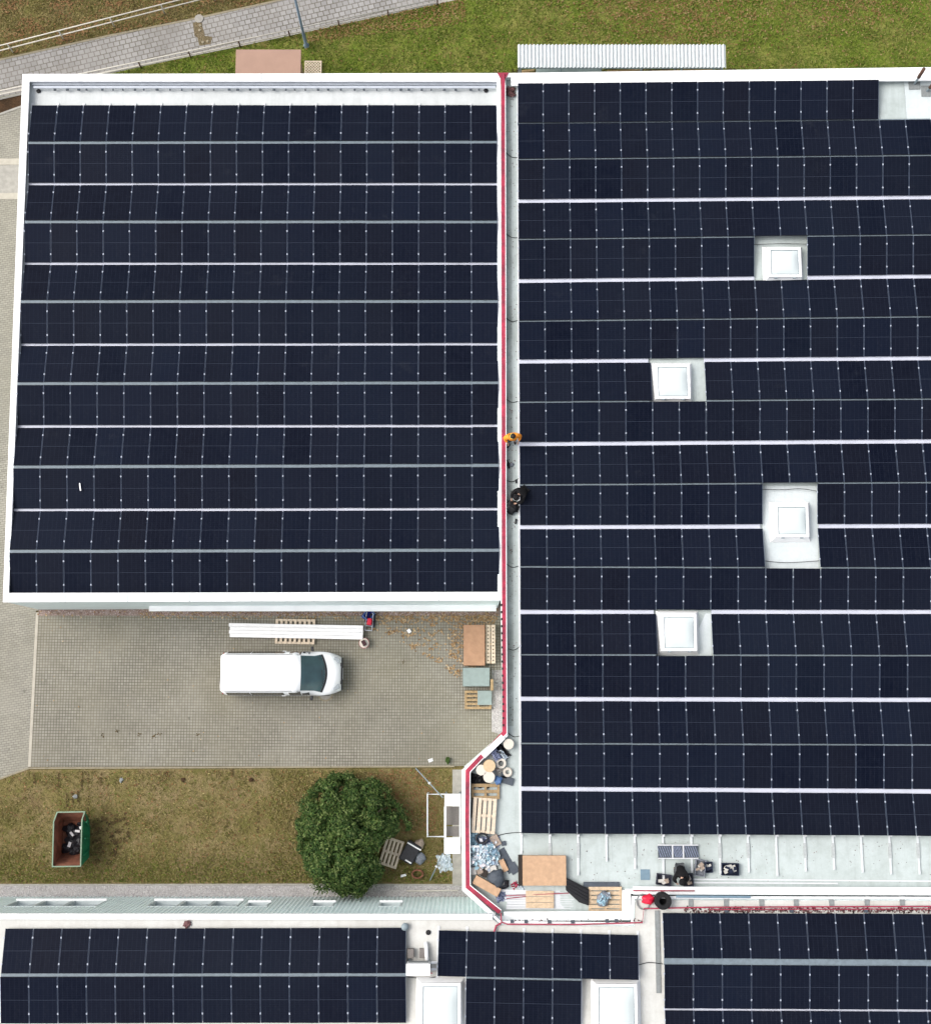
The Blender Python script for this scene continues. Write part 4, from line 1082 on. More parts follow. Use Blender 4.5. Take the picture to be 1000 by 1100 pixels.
# pallet with the long white profiles
c = at(317, 678.5, .14); pc = Vector((c.x, c.y, .01))
pallet('wide pallet with many narrow boards under the long white profiles', pc, 1.78, 1.12, -.02, 9, 'y', 'wood_pale', bw=.11)
A0, A1 = at(246, 669.2, .35), at(390, 671.8, .35); dv = (A1 - A0); ang = math.atan2(dv.y, dv.x); nrm = Vector((math.sin(ang), -math.cos(ang), 0))
for k in range(4):
    d0 = .01 + k * .158; e = (.0, .05, .02, .06)[k]
    P0 = A0 + nrm * d0 + dv.normalized() * e; P1 = A1 + nrm * d0
    poly = [P0, P1, P1 + nrm * .150, P0 + nrm * .150]
    mb = MB().prism([(p.x, p.y) for p in poly], .158, .36)
    for q in (.03, .11): mb.prism([tuple((p0_))[:2] for p0_ in (P0 + nrm * q + dv.normalized() * .02, P1 + nrm * q - dv.normalized() * .02, P1 + nrm * (q + .02) - dv.normalized() * .02, P0 + nrm * (q + .02) + dv.normalized() * .02)], .3605, .368)
    solo(mb, 'white_profile', 'white_paint', 'long white profile on the pallet behind the van, %s from the building side' % ORD[k], 'profile', 'long white profiles on the pallet', bevel=.01)
# hand truck, blue crate, red canister, bucket
c = at(396.5, 668, .3)
ht = thing('hand_truck', 'small hand truck with pale tube frame beside the white profiles', 'hand truck', (c.x, c.y, .01), -.10)
for s in (-1, 1):
    MB().tube([(s * .16, -.36, .16), (s * .16, .05, .20), (s * .15, .34, .42), (s * .12, .40, .50)], .018, 8).build('frame_tube', 'aluminium', ht, smooth=True)
    MB().tube([(s * .17, .06, .11), (s * .22, .06, .11)], .11, 16).build('wheel', 'tyre', ht)
for y, z in ((-.18, .17), (.12, .25)): MB().tube([(-.16, y, z), (.16, y, z)], .015, 8).build('cross_bar', 'aluminium', ht)
MB().box(-.17, -.40, .13, .17, -.37, .2).build('toe_plate', 'aluminium', ht)
solo(MB().cbox((c.x + .02, c.y + .0, .34), (.20, .30, .24), -.10), 'canister', 'red_plastic', 'red canister carried on the small hand truck', 'canister', bevel=.03)
c = at(393.8, 660.5, .4)
cr = thing('crate', 'dark blue open crate tilted beside the hand truck and building wall', 'crate', (c.x, c.y, .09), -.5)
MB().box(-.21, -.17, 0, .21, .17, .02).build('bottom', 'blue_plastic', cr)
MB().ribbon([(-.22, -.18), (.22, -.18), (.22, .18), (-.22, .18)], 0, .015, 0, .28, True).build('sides', 'blue_plastic', cr)
MB().ribbon([(-.235, -.195), (.235, -.195), (.235, .195), (-.235, .195)], 0, .03, .28, .30, True).build('rim', 'light_blue', cr)
cr.rotation_euler = (.25, .2, .95)
c = at(397, 655.5, .3)
solo(MB().cbox((c.x + .1, c.y - .45, .05), (.30, .62, .06), -.1), 'tool_case', 'crate_dark', 'flat dark case under the hand truck beside the white profiles', 'case', bevel=.01)
c = at(391.2, 691, .25)
bk = thing('bucket', 'round white bucket with reddish rim near the hand truck', 'bucket', (c.x, c.y, .01))
MB().lathe((0, 0, 0), [(.16, 0), (.20, .28), (.215, .28), (.215, .30), (.19, .30), (.15, .05), (0, .05)], 24).build('shell', 'drum_white', bk, smooth=False)
MB().lathe((0, 0, 0), [(.214, .285), (.214, .31), (0, .312)], 24).build('lid', 'drum_white', bk)
MB().lathe((0, 0, 0), [(.217, .25), (.235, .255), (.235, .28), (.217, .285)], 24).build('rim', 'red_strip', bk)
solo(MB().cbox((c.x, c.y, .395), (.17, .25, .15), .5), 'block', 'wine_dark', 'dark reddish brown block standing on the white bucket lid', 'block', bevel=.01)
c = at(439.5, 678, .02); solo(MB().cbox((c.x, c.y, .05), (.16, .18, .08), .6), 'paper_scrap', 'white_paint', 'white scrap lying among dead leaves in the yard', 'scrap', bevel=.02)
c = at(462.5, 817, .02); solo(MB().crumple((c.x, c.y, .01), .2, .16, .08, .3, 3, 6), 'paper_scrap', 'white_paint', 'white scrap at the yard edge near the lawn', 'scrap')
c = at(481, 817, .02); solo(MB().blob((c.x, c.y, .12), (.2, .28, .24), 0, .3, 2), 'weed', 'leaves_bush', 'small dark green weed at the yard edge by the parapet corner', 'weed')
# stacked boards by the wall
def stack(label, x0, y0, x1, y1, h, mat, n=4, rot=0, cat='board stack', z0=.01, name='board_stack', zf=None):
    A = at(x0, y0, z0 + h); C = at(x1, y1, z0 + h)
    t = thing(name, label, cat, ((A.x + C.x) / 2, (A.y + C.y) / 2, z0), rot)
    w, l = C.x - A.x, A.y - C.y; rr = random.Random(int(x0 * 7 + y0))
    for k in range(n):
        a, b = rr.uniform(-.012, .012), rr.uniform(-.012, .012)
        MB().box(-w / 2 + a, -l / 2 + b, h * k / n + .002, w / 2 + a, l / 2 + b, h * (k + 1) / n - .004).build('board', mat, t, bevel=.004)
    return t
stack('tall stack of reddish brown boards against the parapet wall in the yard', 498.2, 671.5, 521, 715, .62, 'brown_board', 5)
c = at(527, 692, .45)
hp = thing('slatted_frame', 'pale wooden frame with two rows of square holes beside the brown boards', 'frame', (c.x, c.y, .01))
for s in (-1, 1):
    mb = MB(); x0 = s * .115
    mb.box(x0 - .09, -.86, .42, x0 - .035, .86, .45); mb.box(x0 + .035, -.86, .42, x0 + .09, .86, .45)
    for k in range(11): mb.box(x0 - .0345, -.86 + k * .162, .42, x0 + .0345, -.86 + k * .162 + .10, .45)
    mb.build('slat', 'wood_pale', hp)
for y in (-.8, 0, .8): MB().box(-.2, y - .05, 0, .2, y + .05, .415).build('support', 'wood_grey', hp)
stack('stack of grey panels in the middle of the wall row in the yard', 497.3, 717.5, 526, 737.2, .55, 'sheet_grey', 6)
c = at(513.5, 752, .2)
pallet('pallet at the end of the wall row, half covered by a grey panel', (c.x, c.y, .01), 1.2, .82, 0, 5, 'x', 'wood_grey', h=.2)
stack('grey panel lying on the right half of the last yard pallet', 512.8, 742.2, 528, 757.5, .07, 'sheet_grey', 2, z0=.215)
c = at(527, 742, .2); solo(MB().cbox((c.x + .05, c.y + .25, .3), (.12, .5, .6)), 'plank_stub', 'wood_grey', 'short brown plank leaning behind the stack of grey panels', 'plank')

# ---- skip container on the south lawn
zr_ = 1.32
rim = [at(x, y, zr_) for x, y in ((61.5, 872.5), (91.5, 872), (88.5, 881), (87, 931), (56.3, 931.5), (57.6, 883))]
flo = [at(x, y, .14) for x, y in ((69, 882), (92, 882), (94, 890), (92, 917), (67, 918), (68, 888))]
out_b = [at(x, y, .02) for x, y in ((70, 880), (95.5, 880), (97, 889), (96, 921), (67, 921), (68, 889))]
ctr = sum(rim, Vector()) / 6
sk = thing('skip', 'green steel skip on the lawn, rusty inside, holding black rubbish', 'skip', (ctr.x, ctr.y, 0))
n = 6
mb = MB(); vs = out_b + [Vector((p.x, p.y, zr_)) for p in rim]
fs = [(i, (i + 1) % n, n + (i + 1) % n, n + i) for i in range(n)] + [tuple(range(n))]
mb.add(vs, fs).build('shell', 'skip_green', sk, True)
ins = [Vector(p) for p in inset([(p.x, p.y) for p in rim], .03)] if False else [Vector((p.x, p.y, zr_ - .004)) + (Vector((ctr.x, ctr.y, zr_)) - Vector((p.x, p.y, zr_))).normalized() * .03 for p in rim]
mb = MB(); vs = flo + ins
mb.add(vs, [(n + i, n + (i + 1) % n, (i + 1) % n, i) for i in range(n)] + [tuple(range(n))]).build('inner_lining', 'rust', sk, True)
MB().ribbon([(p.x, p.y) for p in rim[::-1]], -.015, .035, zr_ - .01, zr_ + .05, True).build('rim', 'skip_rim', sk, True)
for k in range(3):
    p = rim[1].lerp(rim[3], .2 + .3 * k); q = out_b[1].lerp(out_b[3], .2 + .3 * k)
    MB().tube([(p.x + .05, p.y, 1.2), (q.x + .04, q.y, .15)], .035, 6).build('side_rib', 'skip_green', sk, True)
for i, (x, y, w, l) in enumerate(((74, 892, .42, .5), (82, 895, .5, .42), (76, 905, .55, .5), (85, 906, .4, .5), (80, 914, .5, .35), (71, 912, .35, .4), (88, 888, .35, .4))):
    c = at(x, y, .35); solo(MB().blob((c.x, c.y, .22), (w * 1.15, l * 1.15, .26), i, .25, i), 'rubbish_bag', 'black_film', 'black rubbish bag in the green skip, %s' % ['at its upper left', 'at its upper centre', 'at its middle left', 'at its middle right', 'at its lower centre', 'at its lower left', 'in its upper right corner'][i], 'rubbish bag', 'black bags in the skip')
for i, (x, y, w, l, r_, d) in enumerate(((76, 896.5, .10, .22, .7, 'uppermost but one'), (82, 893.5, .20, .10, -.1, 'second from right'), (85.5, 890, .09, .13, .3, 'upper right'), (73.5, 908, .13, .22, -.3, 'lowest'))):
    c = at(x, y, .55); solo(MB().cbox((c.x, c.y, .38), (w, l, .05), r_), 'paper_scrap', 'white_paint', 'white scrap on black bags in the skip, the %s one' % d, 'scrap')
# loose stones and bits on the lawn
for i, (x, y, lab) in enumerate(((81, 856, 'grey stone on the lawn just north of the skip'), (130.5, 838, 'pale stone in a bare spot near the yard kerb'), (197, 838, 'dark stone near the yard kerb, left of the lawn middle'), (270, 838, 'dark stone near the yard kerb, north west of the bush'))):
    c = at(x, y, .02); solo(MB().blob((c.x, c.y, .04), (.22, .18, .12), i, .25, i + 4, 10, 6), 'stone', 'pad_grey' if i < 2 else 'soil', lab, 'stone')
flakes('dirt', 'dirt', scatter_pts([(98, 880), (135, 872), (140, 900), (118, 930), (98, 928)], 420, lambda x, y: hashn(x * 2, y * 2, .6) ** 2, seed=61), (.05, .16), 61, .03)
flakes('dirt', 'dirt', [at(x + random.gauss(0, .5), random.uniform(y0, y1), 0) for x, y0, y1 in ((63, 829, 846), (88, 829, 850), (95, 832, 872), (72, 853, 868), (109, 830, 845), (37, 830, 842), (249, 826, 834), (277, 860, 895), (180, 829, 838), (78, 851, 862), (84, 850, 862)) for _ in range(26)], (.04, .12), 62, .03)
flakes('dirt', 'dirt', [at(x + random.gauss(0, 1.6), y + random.gauss(0, .9), .012) for x, y in ((111, 790), (126, 785), (150, 790), (165, 791), (171, 788), (213, 789), (433, 711)) for _ in range(9)], (.03, .09), 63, .004)
# ---- bush
def bush(cpx, z, rx, ry, hz, label):
    c = at(cpx[0], cpx[1], z); rr = random.Random(11)
    t = thing('bush', label, 'bush', (c.x, c.y, 0))
    tr = MB(); tr.tube([(0, 0, 0), (.05, .02, .5), (.0, .05, 1.1), (.05, 0, 1.9)], .16, 10, .06)
    tr.build('trunk', 'trunk', t, smooth=True)
    lim = MB()
    for k in range(11):
        a = k * 2.4 + .3; e = rr.uniform(.5, 1.0); z0 = rr.uniform(.4, 1.3)
        p = [(0, .03, z0), (math.cos(a) * .5, math.sin(a) * .5, z0 + .5), (math.cos(a) * 1.2 * e, math.sin(a) * 1.2 * e, z0 + .9 * e), (math.cos(a) * rx * .8 * e, math.sin(a) * ry * .8 * e, z0 + 1.2 * e)]
        lim.tube(p, .06, 6, .015)
    lim.build('limb', 'trunk', t, smooth=True)
    # leaf clumps: many lobes, each a shell of small leaves
    lobes = []
    for k in range(190):
        a = k * 2.39996 + rr.uniform(-.25, .25); q = min(1, math.sqrt((k + .5) / 190) + rr.uniform(-.05, .05)); jag = 1 + .03 * math.sin(3 * a + 1) + .03 * math.sin(7 * a)
        x, y = q * (rx - .3) * math.cos(a) * jag, q * (ry - .3) * math.sin(a) * jag
        zt = .55 + (hz - .9) * math.sqrt(max(0, 1 - (q * .93) ** 2)) * rr.uniform(.62, 1.0)
        q_ = project((c.x + x, c.y + y, zt))
        if q_[0] > 409 and 893 < q_[1] < 942: continue
        lobes.append((x, y, zt, rr.uniform(.2, .42)))
    for k in range(46):        # fringe that breaks the outline
        a = rr.uniform(0, 6.283); jag = 1 + .04 * math.sin(3 * a + 1) + .04 * math.sin(7 * a)
        q_ = project((c.x + (rx - .12) * math.cos(a) * jag, c.y + (ry - .12) * math.sin(a) * jag, .8))
        if q_[0] > 401 and 889 < q_[1] < 946: continue
        lobes.append(((rx - .12) * math.cos(a) * jag, (ry - .12) * math.sin(a) * jag, rr.uniform(.4, 1.2), rr.uniform(.14, .30)))
    v = []; f = []
    for (x, y, zt, r) in lobes:
        m = int(250 * (r / .36) ** 2)
        for _ in range(m):
            d = Vector((rr.gauss(0, 1), rr.gauss(0, 1), rr.gauss(.35, 1))).normalized()
            p = Vector((x, y, zt)) + Vector((d.x * r, d.y * r, d.z * r * .8)) * rr.uniform(.65, 1.15)
            if p.z < .05: continue
            nrm_ = (d + Vector((rr.gauss(0, .45), rr.gauss(0, .45), rr.gauss(.25, .45)))).normalized()
            u = nrm_.orthogonal().normalized(); u.rotate(Matrix.Rotation(rr.uniform(0, 6.28), 3, nrm_)); w = nrm_.cross(u)
            s = rr.uniform(.05, .10); n0 = len(v)
            v += [tuple(p - u * s), tuple(p - w * s * .5 - nrm_ * s * .15), tuple(p + u * s), tuple(p + w * s * .5 - nrm_ * s * .15)]
            f += [(n0, n0 + 1, n0 + 2), (n0, n0 + 2, n0 + 3)]
    for _ in range(5200):
        a = rr.uniform(0, 6.283); q = 1 + abs(rr.gauss(0, .055)); jag = 1 + .05 * math.sin(3 * a + 1) + .05 * math.sin(8 * a) + .03 * math.sin(17 * a)
        p = Vector(((rx - .12) * q * math.cos(a) * jag, (ry - .12) * q * math.sin(a) * jag, rr.uniform(.2, 1.5)))
        q_ = project((c.x + p.x, c.y + p.y, p.z))
        if q_[0] > 409 and 893 < q_[1] < 942: continue
        nrm_ = Vector((rr.gauss(0, .6), rr.gauss(0, .6), 1)).normalized(); u = nrm_.orthogonal().normalized(); u.rotate(Matrix.Rotation(rr.uniform(0, 6.28), 3, nrm_)); w = nrm_.cross(u)
        s = rr.uniform(.035, .075); n0 = len(v)
        v += [tuple(p - u * s), tuple(p - w * s * .4), tuple(p + u * s), tuple(p + w * s * .4)]
        f += [(n0, n0 + 1, n0 + 2), (n0, n0 + 2, n0 + 3)]
    me = bpy.data.meshes.new('crown'); me.from_pydata(v, [], f); me.materials.append(M['leaves_bush'])
    o = bpy.data.objects.new('crown', me); COL.objects.link(o); o.parent = t
    return t
bush((375.5, 897), 1.5, 2.3, 2.46, 3.3, 'large round dark green bush on the south lawn')
# ---- clutter between bush and parapet
c = at(420.5, 916.5, .15)
pallet('pallet lying at an angle against the bush on the lawn', (c.x, c.y, .02), .80, 1.22, -.30, 5, 'y', 'wood_pale')
c = at(440.5, 916.5, .3)
bs = thing('boxed_bundle', 'black wrapped bundle with white straps beside the lawn pallet', 'bundle', (c.x, c.y, .02), -.52)
MB().cbox((0, 0, .16), (.66, .92, .30)).build('wrapping', 'black_film', bs, bevel=.05)
for y in (.33, -.36): MB().cbox((.02 if y > 0 else .12, y, .315), (.68 if y > 0 else .3, .06, .012)).build('strap', 'white_paint', bs)
solo(MB().blob((at(450.5, 907, .2).x, at(450.5, 907, .2).y, .14), (.45, .4, .26), .4, .2, 9), 'sack', 'items_tan', 'brownish sack peeping out above the black bundle', 'sack', smooth=True)
solo(MB().blob((at(450.5, 922.5, .2).x, at(450.5, 922.5, .2).y, .12), (.50, .55, .24), .3, .18, 8), 'sack', 'tool_grey', 'pale grey sack right of the black bundle', 'sack', smooth=True)
c = at(448.5, 939, .1)
solo(MB().tube([(c.x + .24 * math.cos(a * .5), c.y + .17 * math.sin(a * .5), .05 + .01 * a) for a in range(26)], .035, 6), 'hose_coil', 'rust', 'coiled brown hose below the grey sack on the lawn', 'hose', smooth=True)
c = at(433.3, 941, .1); solo(MB().cbox((c.x, c.y, .05), (.24, .10, .06), .25), 'foam_block', 'white_paint', 'small white block on the lawn below the black bundle', 'block', bevel=.01)
c = at(478, 926.5, .1)
solo(MB().crumple((c.x, c.y, .01), .62, .75, .16, .2, 7, 10), 'plastic_sheet', 'film_white', 'pale crumpled plastic sheet below the white stair platform', 'plastic sheet')
c = at(461, 957.5, .1); A, C = at(437, 957.5, .12), at(492, 957, .12)
solo(MB().tube([A, C], .03, 8), 'rod', 'pipe_cream', 'thin pale rod on gravel by the corrugated wall', 'rod')
# ---- white stair platform beside the parapet
zp = 2.3
A = at(476.5, 852.5, zp); C = at(495.2, 918, zp)
sp = thing('stair_platform', 'white steel stair platform with two gratings beside the parapet', 'platform', ((A.x + C.x) / 2, (A.y + C.y) / 2, 0))
def ppx(x, y, z=zp): return at(x, y, z)
def qbox(x0, y0, x1, y1, z0, z1, name, mat, parent=sp):
    a, b = ppx(x0, y0, z1), ppx(x1, y1, z1)
    return MB().box(a.x, b.y, z0, b.x, a.y, z1).build(name, mat, parent, True, bevel=.008)
qbox(477.5, 853, 495, 866.4, zp - .06, zp, 'landing_panel', 'rail_white')
qbox(477, 900, 494.5, 917.5, zp - .06, zp, 'landing_panel', 'rail_white')
qbox(477, 866.6, 479.3, 899.8, zp - .12, zp + .04, 'side_beam', 'rail_white')
qbox(493.4, 866.6, 495, 899.8, zp - .12, zp + .04, 'side_beam', 'rail_white')
qbox(479.5, 867, 493.2, 886.5, zp - .5, zp - .46, 'grating', 'grating')
qbox(479.5, 888, 493.2, 898.5, zp - .32, zp - .28, 'grating', 'grating')
for (x, y) in ((478.5, 855), (494, 855), (478.5, 916), (494, 916)):
    p = ppx(x, y); MB().tube([(p.x, p.y, 0), (p.x, p.y, zp - .06)], .035, 8).build('leg', 'galvanised', sp, True)
g = [at(x, y, 1.1) for x, y in ((478, 853.5), (459.2, 853.5), (459.2, 899), (478, 899))]
MB().tube(g, .035, 8).build('guard_rail', 'rail_white', sp, True)
for p in (g[1], g[2]): MB().tube([p, Vector((p.x, p.y, 0))], .03, 8).build('guard_post', 'rail_white', sp, True)
for (a, b) in (((446.5, 825.5), (475.5, 857)), ((462, 946), (475.5, 917))):
    MB().tube([at(a[0], a[1], .03), at(b[0], b[1], 2.0)], .025, 6).build('brace', 'galvanised', sp, True)
    q = at(a[0], a[1], .05).lerp(at(b[0], b[1], 2.0), .52); MB().blob(q, (.12, .12, .12)).build('brace_joint', 'rail_white', sp, True)

# ================================================================== CLUTTER ON THE RIGHT ROOF
def rp_(x, y, h=0.0): p = atf(x, y, zR_, h); return Vector((p.x, p.y, zR_(p.x) + .004))
def drum(x, y, r, h, label, mat='drum_white', hole=.035, flange=True):
    c = rp_(x, y, h); t = thing('cable_drum', label, 'cable drum', c, 0, 'cable drums on the roof corner')
    MB().lathe((0, 0, h - .03), [(hole, 0), (r, 0), (r, .03), (hole, .03)], 28).build('top_flange', mat, t)
    MB().lathe((0, 0, 0), [(r, 0), (r, .03), (hole, .03)], 28).build('bottom_flange', mat, t)
    MB().lathe((0, 0, .031), [(r * .72, 0), (r * .72, h - .062)], 24).build('winding', 'rubber' if mat == 'drum_white' else 'red_pipe', t)
    MB().lathe((0, 0, .032), [(hole, 0), (hole, h - .066)], 12).build('core', 'trim', t)
drum(546.3, 799.6, .215, .30, 'pale cable drum alone at the parapet bend, topmost of the drums', hole=.05)
drum(525.6, 823, .25, .52, 'large beige cable drum, top of the three touching drums', 'drum_tan')
drum(517, 827.5, .215, .50, 'white cable drum left of the three touching drums')
drum(525.3, 835, .235, .50, 'white cable drum, lowest of the three touching drums')
c = rp_(538.2, 820.3, .2)
rl = thing('tape_roll', 'white roll with a wide dark hole right of the beige drum', 'roll', c)
MB().lathe((0, 0, 0), [(.11, 0), (.21, 0), (.21, .2), (.11, .2), (.11, 0)], 24).build('roll', 'drum_white', rl)
MB().lathe((0, 0, 0), [(.105, 0), (.105, .06), (0, .06)], 16).build('core', 'pad_grey', rl)
c = rp_(545.5, 829.8, .15)
solo(MB().lathe(c, [(.10, 0), (.19, .02), (.2, .13), (.12, .16), (.08, .12), (.10, 0)], 20), 'hose_ring', 'drum_white', 'white coiled ring above the dark grey slab by the drums', 'coil', smooth=True)
c = rp_(536.5, 828.6, .1); solo(MB().crumple(c, .34, .28, .22, .3, 4, 8), 'rag', 'items_pale', 'pinkish white rag between drums and white ring', 'rag')
c = rp_(536.5, 808.5, .2)
solo(MB().crumple(c, .62, .72, .34, .7, 12, 14), 'film_heap', 'black_film', 'heap of black plastic film against the diagonal white board', 'film heap')
c = rp_(532.5, 810.5, .3)
solo(MB().crumple(c + Vector((0, 0, .16)), .30, .52, .22, .5, 13, 9), 'film_heap', 'film_grey', 'lilac grey plastic film lying left on the black heap', 'film heap')
c = rp_(540.5, 811, .3)
solo(MB().crumple(c + Vector((0, 0, .16)), .16, .42, .18, .7, 14, 8), 'film_heap', 'film_white', 'whitish strip of film lying right on the black heap', 'film heap')
c = rp_(514, 839, .05)
solo(MB().crumple(c, 1.0, .62, .16, 0, 15, 12), 'tarpaulin', 'black_plastic', 'dark crumpled tarpaulin between drums and upper roof pallet', 'tarpaulin')
c = rp_(534.8, 838.5, .2); solo(MB().blob(c + Vector((0, 0, .14)), (.34, .36, .28), .3, .2, 21), 'bag', 'light_blue', 'blue bag between the cable drums and dark slab', 'bag', smooth=True)
c = rp_(544.8, 838.8, .12); solo(MB().cbox(c + Vector((0, 0, .06)), (.52, .30, .10), -.28).cbox(c + Vector((-.12, .22, .06)), (.26, .24, .10), -.28), 'slab', 'dark_sheet', 'dark grey L shaped slab right of the blue bag', 'slab', bevel=.008)
c = rp_(521.5, 850.5, .15)
pallet('pallet with four open slots directly below the cable drums', c, 1.16, .62, 0, 3, 'x', 'wood_grey', bw=.13)
c = rp_(520, 876.5, .2)
pallet('long slatted pallet leaning over the upper roof pallet', c + Vector((0, 0, .06)), .96, 1.42, -.07, 5, 'y', 'wood_pale', bw=.145)
c = rp_(510.5, 868, .1); solo(MB().cbox(c + Vector((0, 0, .1)), (.30, .80, .18), -.05), 'black_box', 'black_plastic', 'black box between the red parapet strip and slatted pallet', 'box', bevel=.02)
# litter pile
c = rp_(517.5, 900.5, .1)
solo(MB().tube([c + Vector((.23 * math.cos(a * .4) * (1 + .03 * math.sin(a)), .2 * math.sin(a * .4), .06 + .006 * a)) for a in range(48)], .035, 6), 'cable_coil', 'black_film', 'dark coiled cable on top of the litter pile', 'coil', smooth=True)
c = rp_(510, 900, .1); solo(MB().crumple(c, .5, .9, .2, .2, 31, 10), 'plastic_sheet', 'film_blue', 'bluish plastic sheet left of the dark coil', 'plastic sheet')
c = rp_(523, 905, .1); solo(MB().crumple(c, .95, .4, .2, 0, 32, 12), 'plastic_sheet', 'film_grey', 'lilac grey plastic sheet below the dark coil', 'plastic sheet')
c = rp_(532, 903.5, .1); solo(MB().cbox(c + Vector((0, 0, .07)), (.36, .46, .12), .5), 'carton', 'items_tan', 'small crushed carton right of the dark coil', 'carton', bevel=.02)
c = rp_(518.5, 910.2, .25); solo(MB().cbox(c + Vector((0, 0, .2)), (1.0, .10, .06), -.01), 'white_batten', 'white_paint', 'white batten across the litter pile', 'batten')
c = rp_(519, 920, .2); solo(MB().crumple(c, 1.2, .85, .42, .1, 33, 16), 'plastic_sheet', 'film_white', 'big heap of pale plastic film in the roof corner', 'plastic sheet')
c = rp_(526, 917, .3); solo(MB().crumple(c + Vector((0, 0, .12)), .6, .6, .34, .6, 34, 10), 'plastic_sheet', 'film_blue', 'light blue film on the big pale film heap', 'plastic sheet')
flakes('litter_shreds', 'shred', [rp_(519 + random.gauss(0, 6.5), 919 + random.gauss(0, 6.5)) + Vector((0, 0, random.uniform(.05, .34))) for _ in range(220)], (.06, .26), 51)
for i, (x, y, w, l, r_, mt, lab) in enumerate(((508, 936, .26, .30, .1, 'items_pale', 'pale carton piece by the red strip below the film heap'), (515, 934.5, .26, .34, .3, 'items_tan', 'tan carton piece below the pale film heap'), (520.5, 938.5, .24, .30, -.4, 'hair_dark', 'dark brown carton piece left of the black sack'), (527.5, 934, .46, .24, .3, 'items_pale', 'whitish rag above the black sack'), (541, 930, .22, .50, .45, 'cardboard', 'brown cardboard strip under the dark grey sheet'))):
    c = rp_(x, y, .1); solo(MB().cbox(c + Vector((0, 0, .08)), (w, l, .14), r_, (.06, -.05)), 'carton', mt, lab, 'carton', bevel=.015)
c = rp_(533.6, 943.5, .3); solo(MB().blob(c + Vector((0, 0, .22)), (.66, .68, .46), .2, .16, 41), 'sack', 'dark_sheet', 'dark blue grey full sack above the long brown carton', 'sack', smooth=True)
c = rp_(541.5, 950.5, .2); solo(MB().blob(c + Vector((0, 0, .13)), (.36, .36, .26), .2, .3, 42), 'sack', 'black_film', 'small black sack right of the blue grey sack', 'sack', smooth=True)
c = rp_(523, 952.5, .3); solo(MB().cbox(c + Vector((0, 0, .14)), (1.15, .36, .26), -.50), 'carton', 'cardboard', 'long brown carton lying along the red strip at the roof corner', 'carton', bevel=.012)
c = rp_(538, 964, .1); solo(MB().crumple(c, .45, .36, .22, .3, 43, 9), 'rag', 'film_grey', 'dark lilac crumpled film at the left end of the white rails', 'rag')
a0, b0 = rp_(537, 913, .05), rp_(551, 937, .05)
solo(MB().ribbon([(a0.x, a0.y), (b0.x, b0.y)], -.19, .19, a0.z + .003, a0.z + .035).cbox(rp_(551.5, 933, .05) + Vector((0, 0, .06)), (.34, .44, .03), .55), 'bitumen_sheet', 'dark_sheet', 'long dark grey sheet lying diagonally left of the cardboard stack', 'sheet')
c = rp_(541, 906.5, .1); solo(MB().cbox(c + Vector((0, 0, .05)), (.18, .18, .09), .2), 'block', 'dark_sheet', 'small dark grey block above the diagonal sheet', 'block', bevel=.01)
c = rp_(553.5, 951.5, .1); solo(MB().crumple(c, .36, .30, .16, .6, 44, 8), 'rag', 'red_pipe', 'small crimson rag left below the cardboard stack', 'rag')
c = rp_(560, 953, .1); solo(MB().crumple(c, .40, .26, .14, -.5, 45, 8), 'rag', 'film_white', 'small white rag right beside the crimson rag', 'rag')
def rstack(label, x0, y0, x1, y1, h, mat, n, name='board_stack', cat='board stack', rot=0):
    A = atf(x0, y0, zR_, h); C = atf(x1, y1, zR_, h); zz = zR_((A.x + C.x) / 2) + .01
    t = thing(name, label, cat, ((A.x + C.x) / 2, (A.y + C.y) / 2, zz), rot); w, l = C.x - A.x, A.y - C.y; rr = random.Random(int(x0))
    for k in range(n):
        a, b = rr.uniform(-.012, .012), rr.uniform(-.012, .012)
        MB().box(-w / 2 + a, -l / 2 + b, h * k / n + .001, w / 2 + a, l / 2 + b, h * (k + 1) / n - .003).build('board', mat, t, bevel=.004)
    return t
cs = rstack('large flat stack of brown cardboard sheets on the roof', 561.5, 919.6, 608.3, 952, .34, 'cardboard', 4)
c = rp_(558.8, 935, .05); solo(MB().cbox(c + Vector((0, 0, .09)), (.17, 1.22, .16), .0), 'side_panel', 'hair_dark', 'narrow dark brown panel along the left side of the cardboard stack', 'panel')
# white rails under the small boards
rr = random.Random(3)
for k in range(8):
    y0 = 957 + k * 2.75; xa = 538.5 + (0 if k == 0 else 4.5) + rr.uniform(-1, 1.5); xb = 612 + rr.uniform(-2, 6) + (2 if k > 3 else 0); dy = (2.2, 1.5, 1.2, 1.0, .7, .3, 0, -.2)[k]
    a0, b0 = rp_(xa, y0, .1), rp_(xb, y0 + dy, .1)
    mb = MB().ribbon([(a0.x, a0.y), (b0.x, b0.y)], -.045, .045, a0.z + .02, a0.z + .08).ribbon([(a0.x, a0.y), (b0.x, b0.y)], -.035, -.01, a0.z + .081, a0.z + .095)
    solo(mb, 'loose_rail', 'rail_white', 'long white rail of the roof edge bundle, %s from the top' % ORD[k], 'rail', 'loose white rails in the bundle')
for k, (xa, ya, xb, yb) in enumerate(((543, 963, 612, 960), (544, 966, 566, 963.5))):
    a0, b0 = rp_(xa, ya, .2), rp_(xb, yb, .2)
    solo(MB().tube([a0 + Vector((0, 0, .12)), b0 + Vector((0, 0, .12))], .016, 6), 'cord', 'red_pipe', ['long crimson cord across the white rail bundle', 'short crimson cord at the left of the white rail bundle'][k], 'cord')
for k in range(3):
    c = rp_(580, 960.6 + k * 6.3, .2); solo(MB().cbox(c + Vector((0, 0, .12)), (1.14, .215, .03), -.01), 'plank', 'wood', '%s short tan plank lying across the white rail bundle' % ['topmost', 'middle', 'lowest'][k], 'plank', 'short planks on the rail bundle')
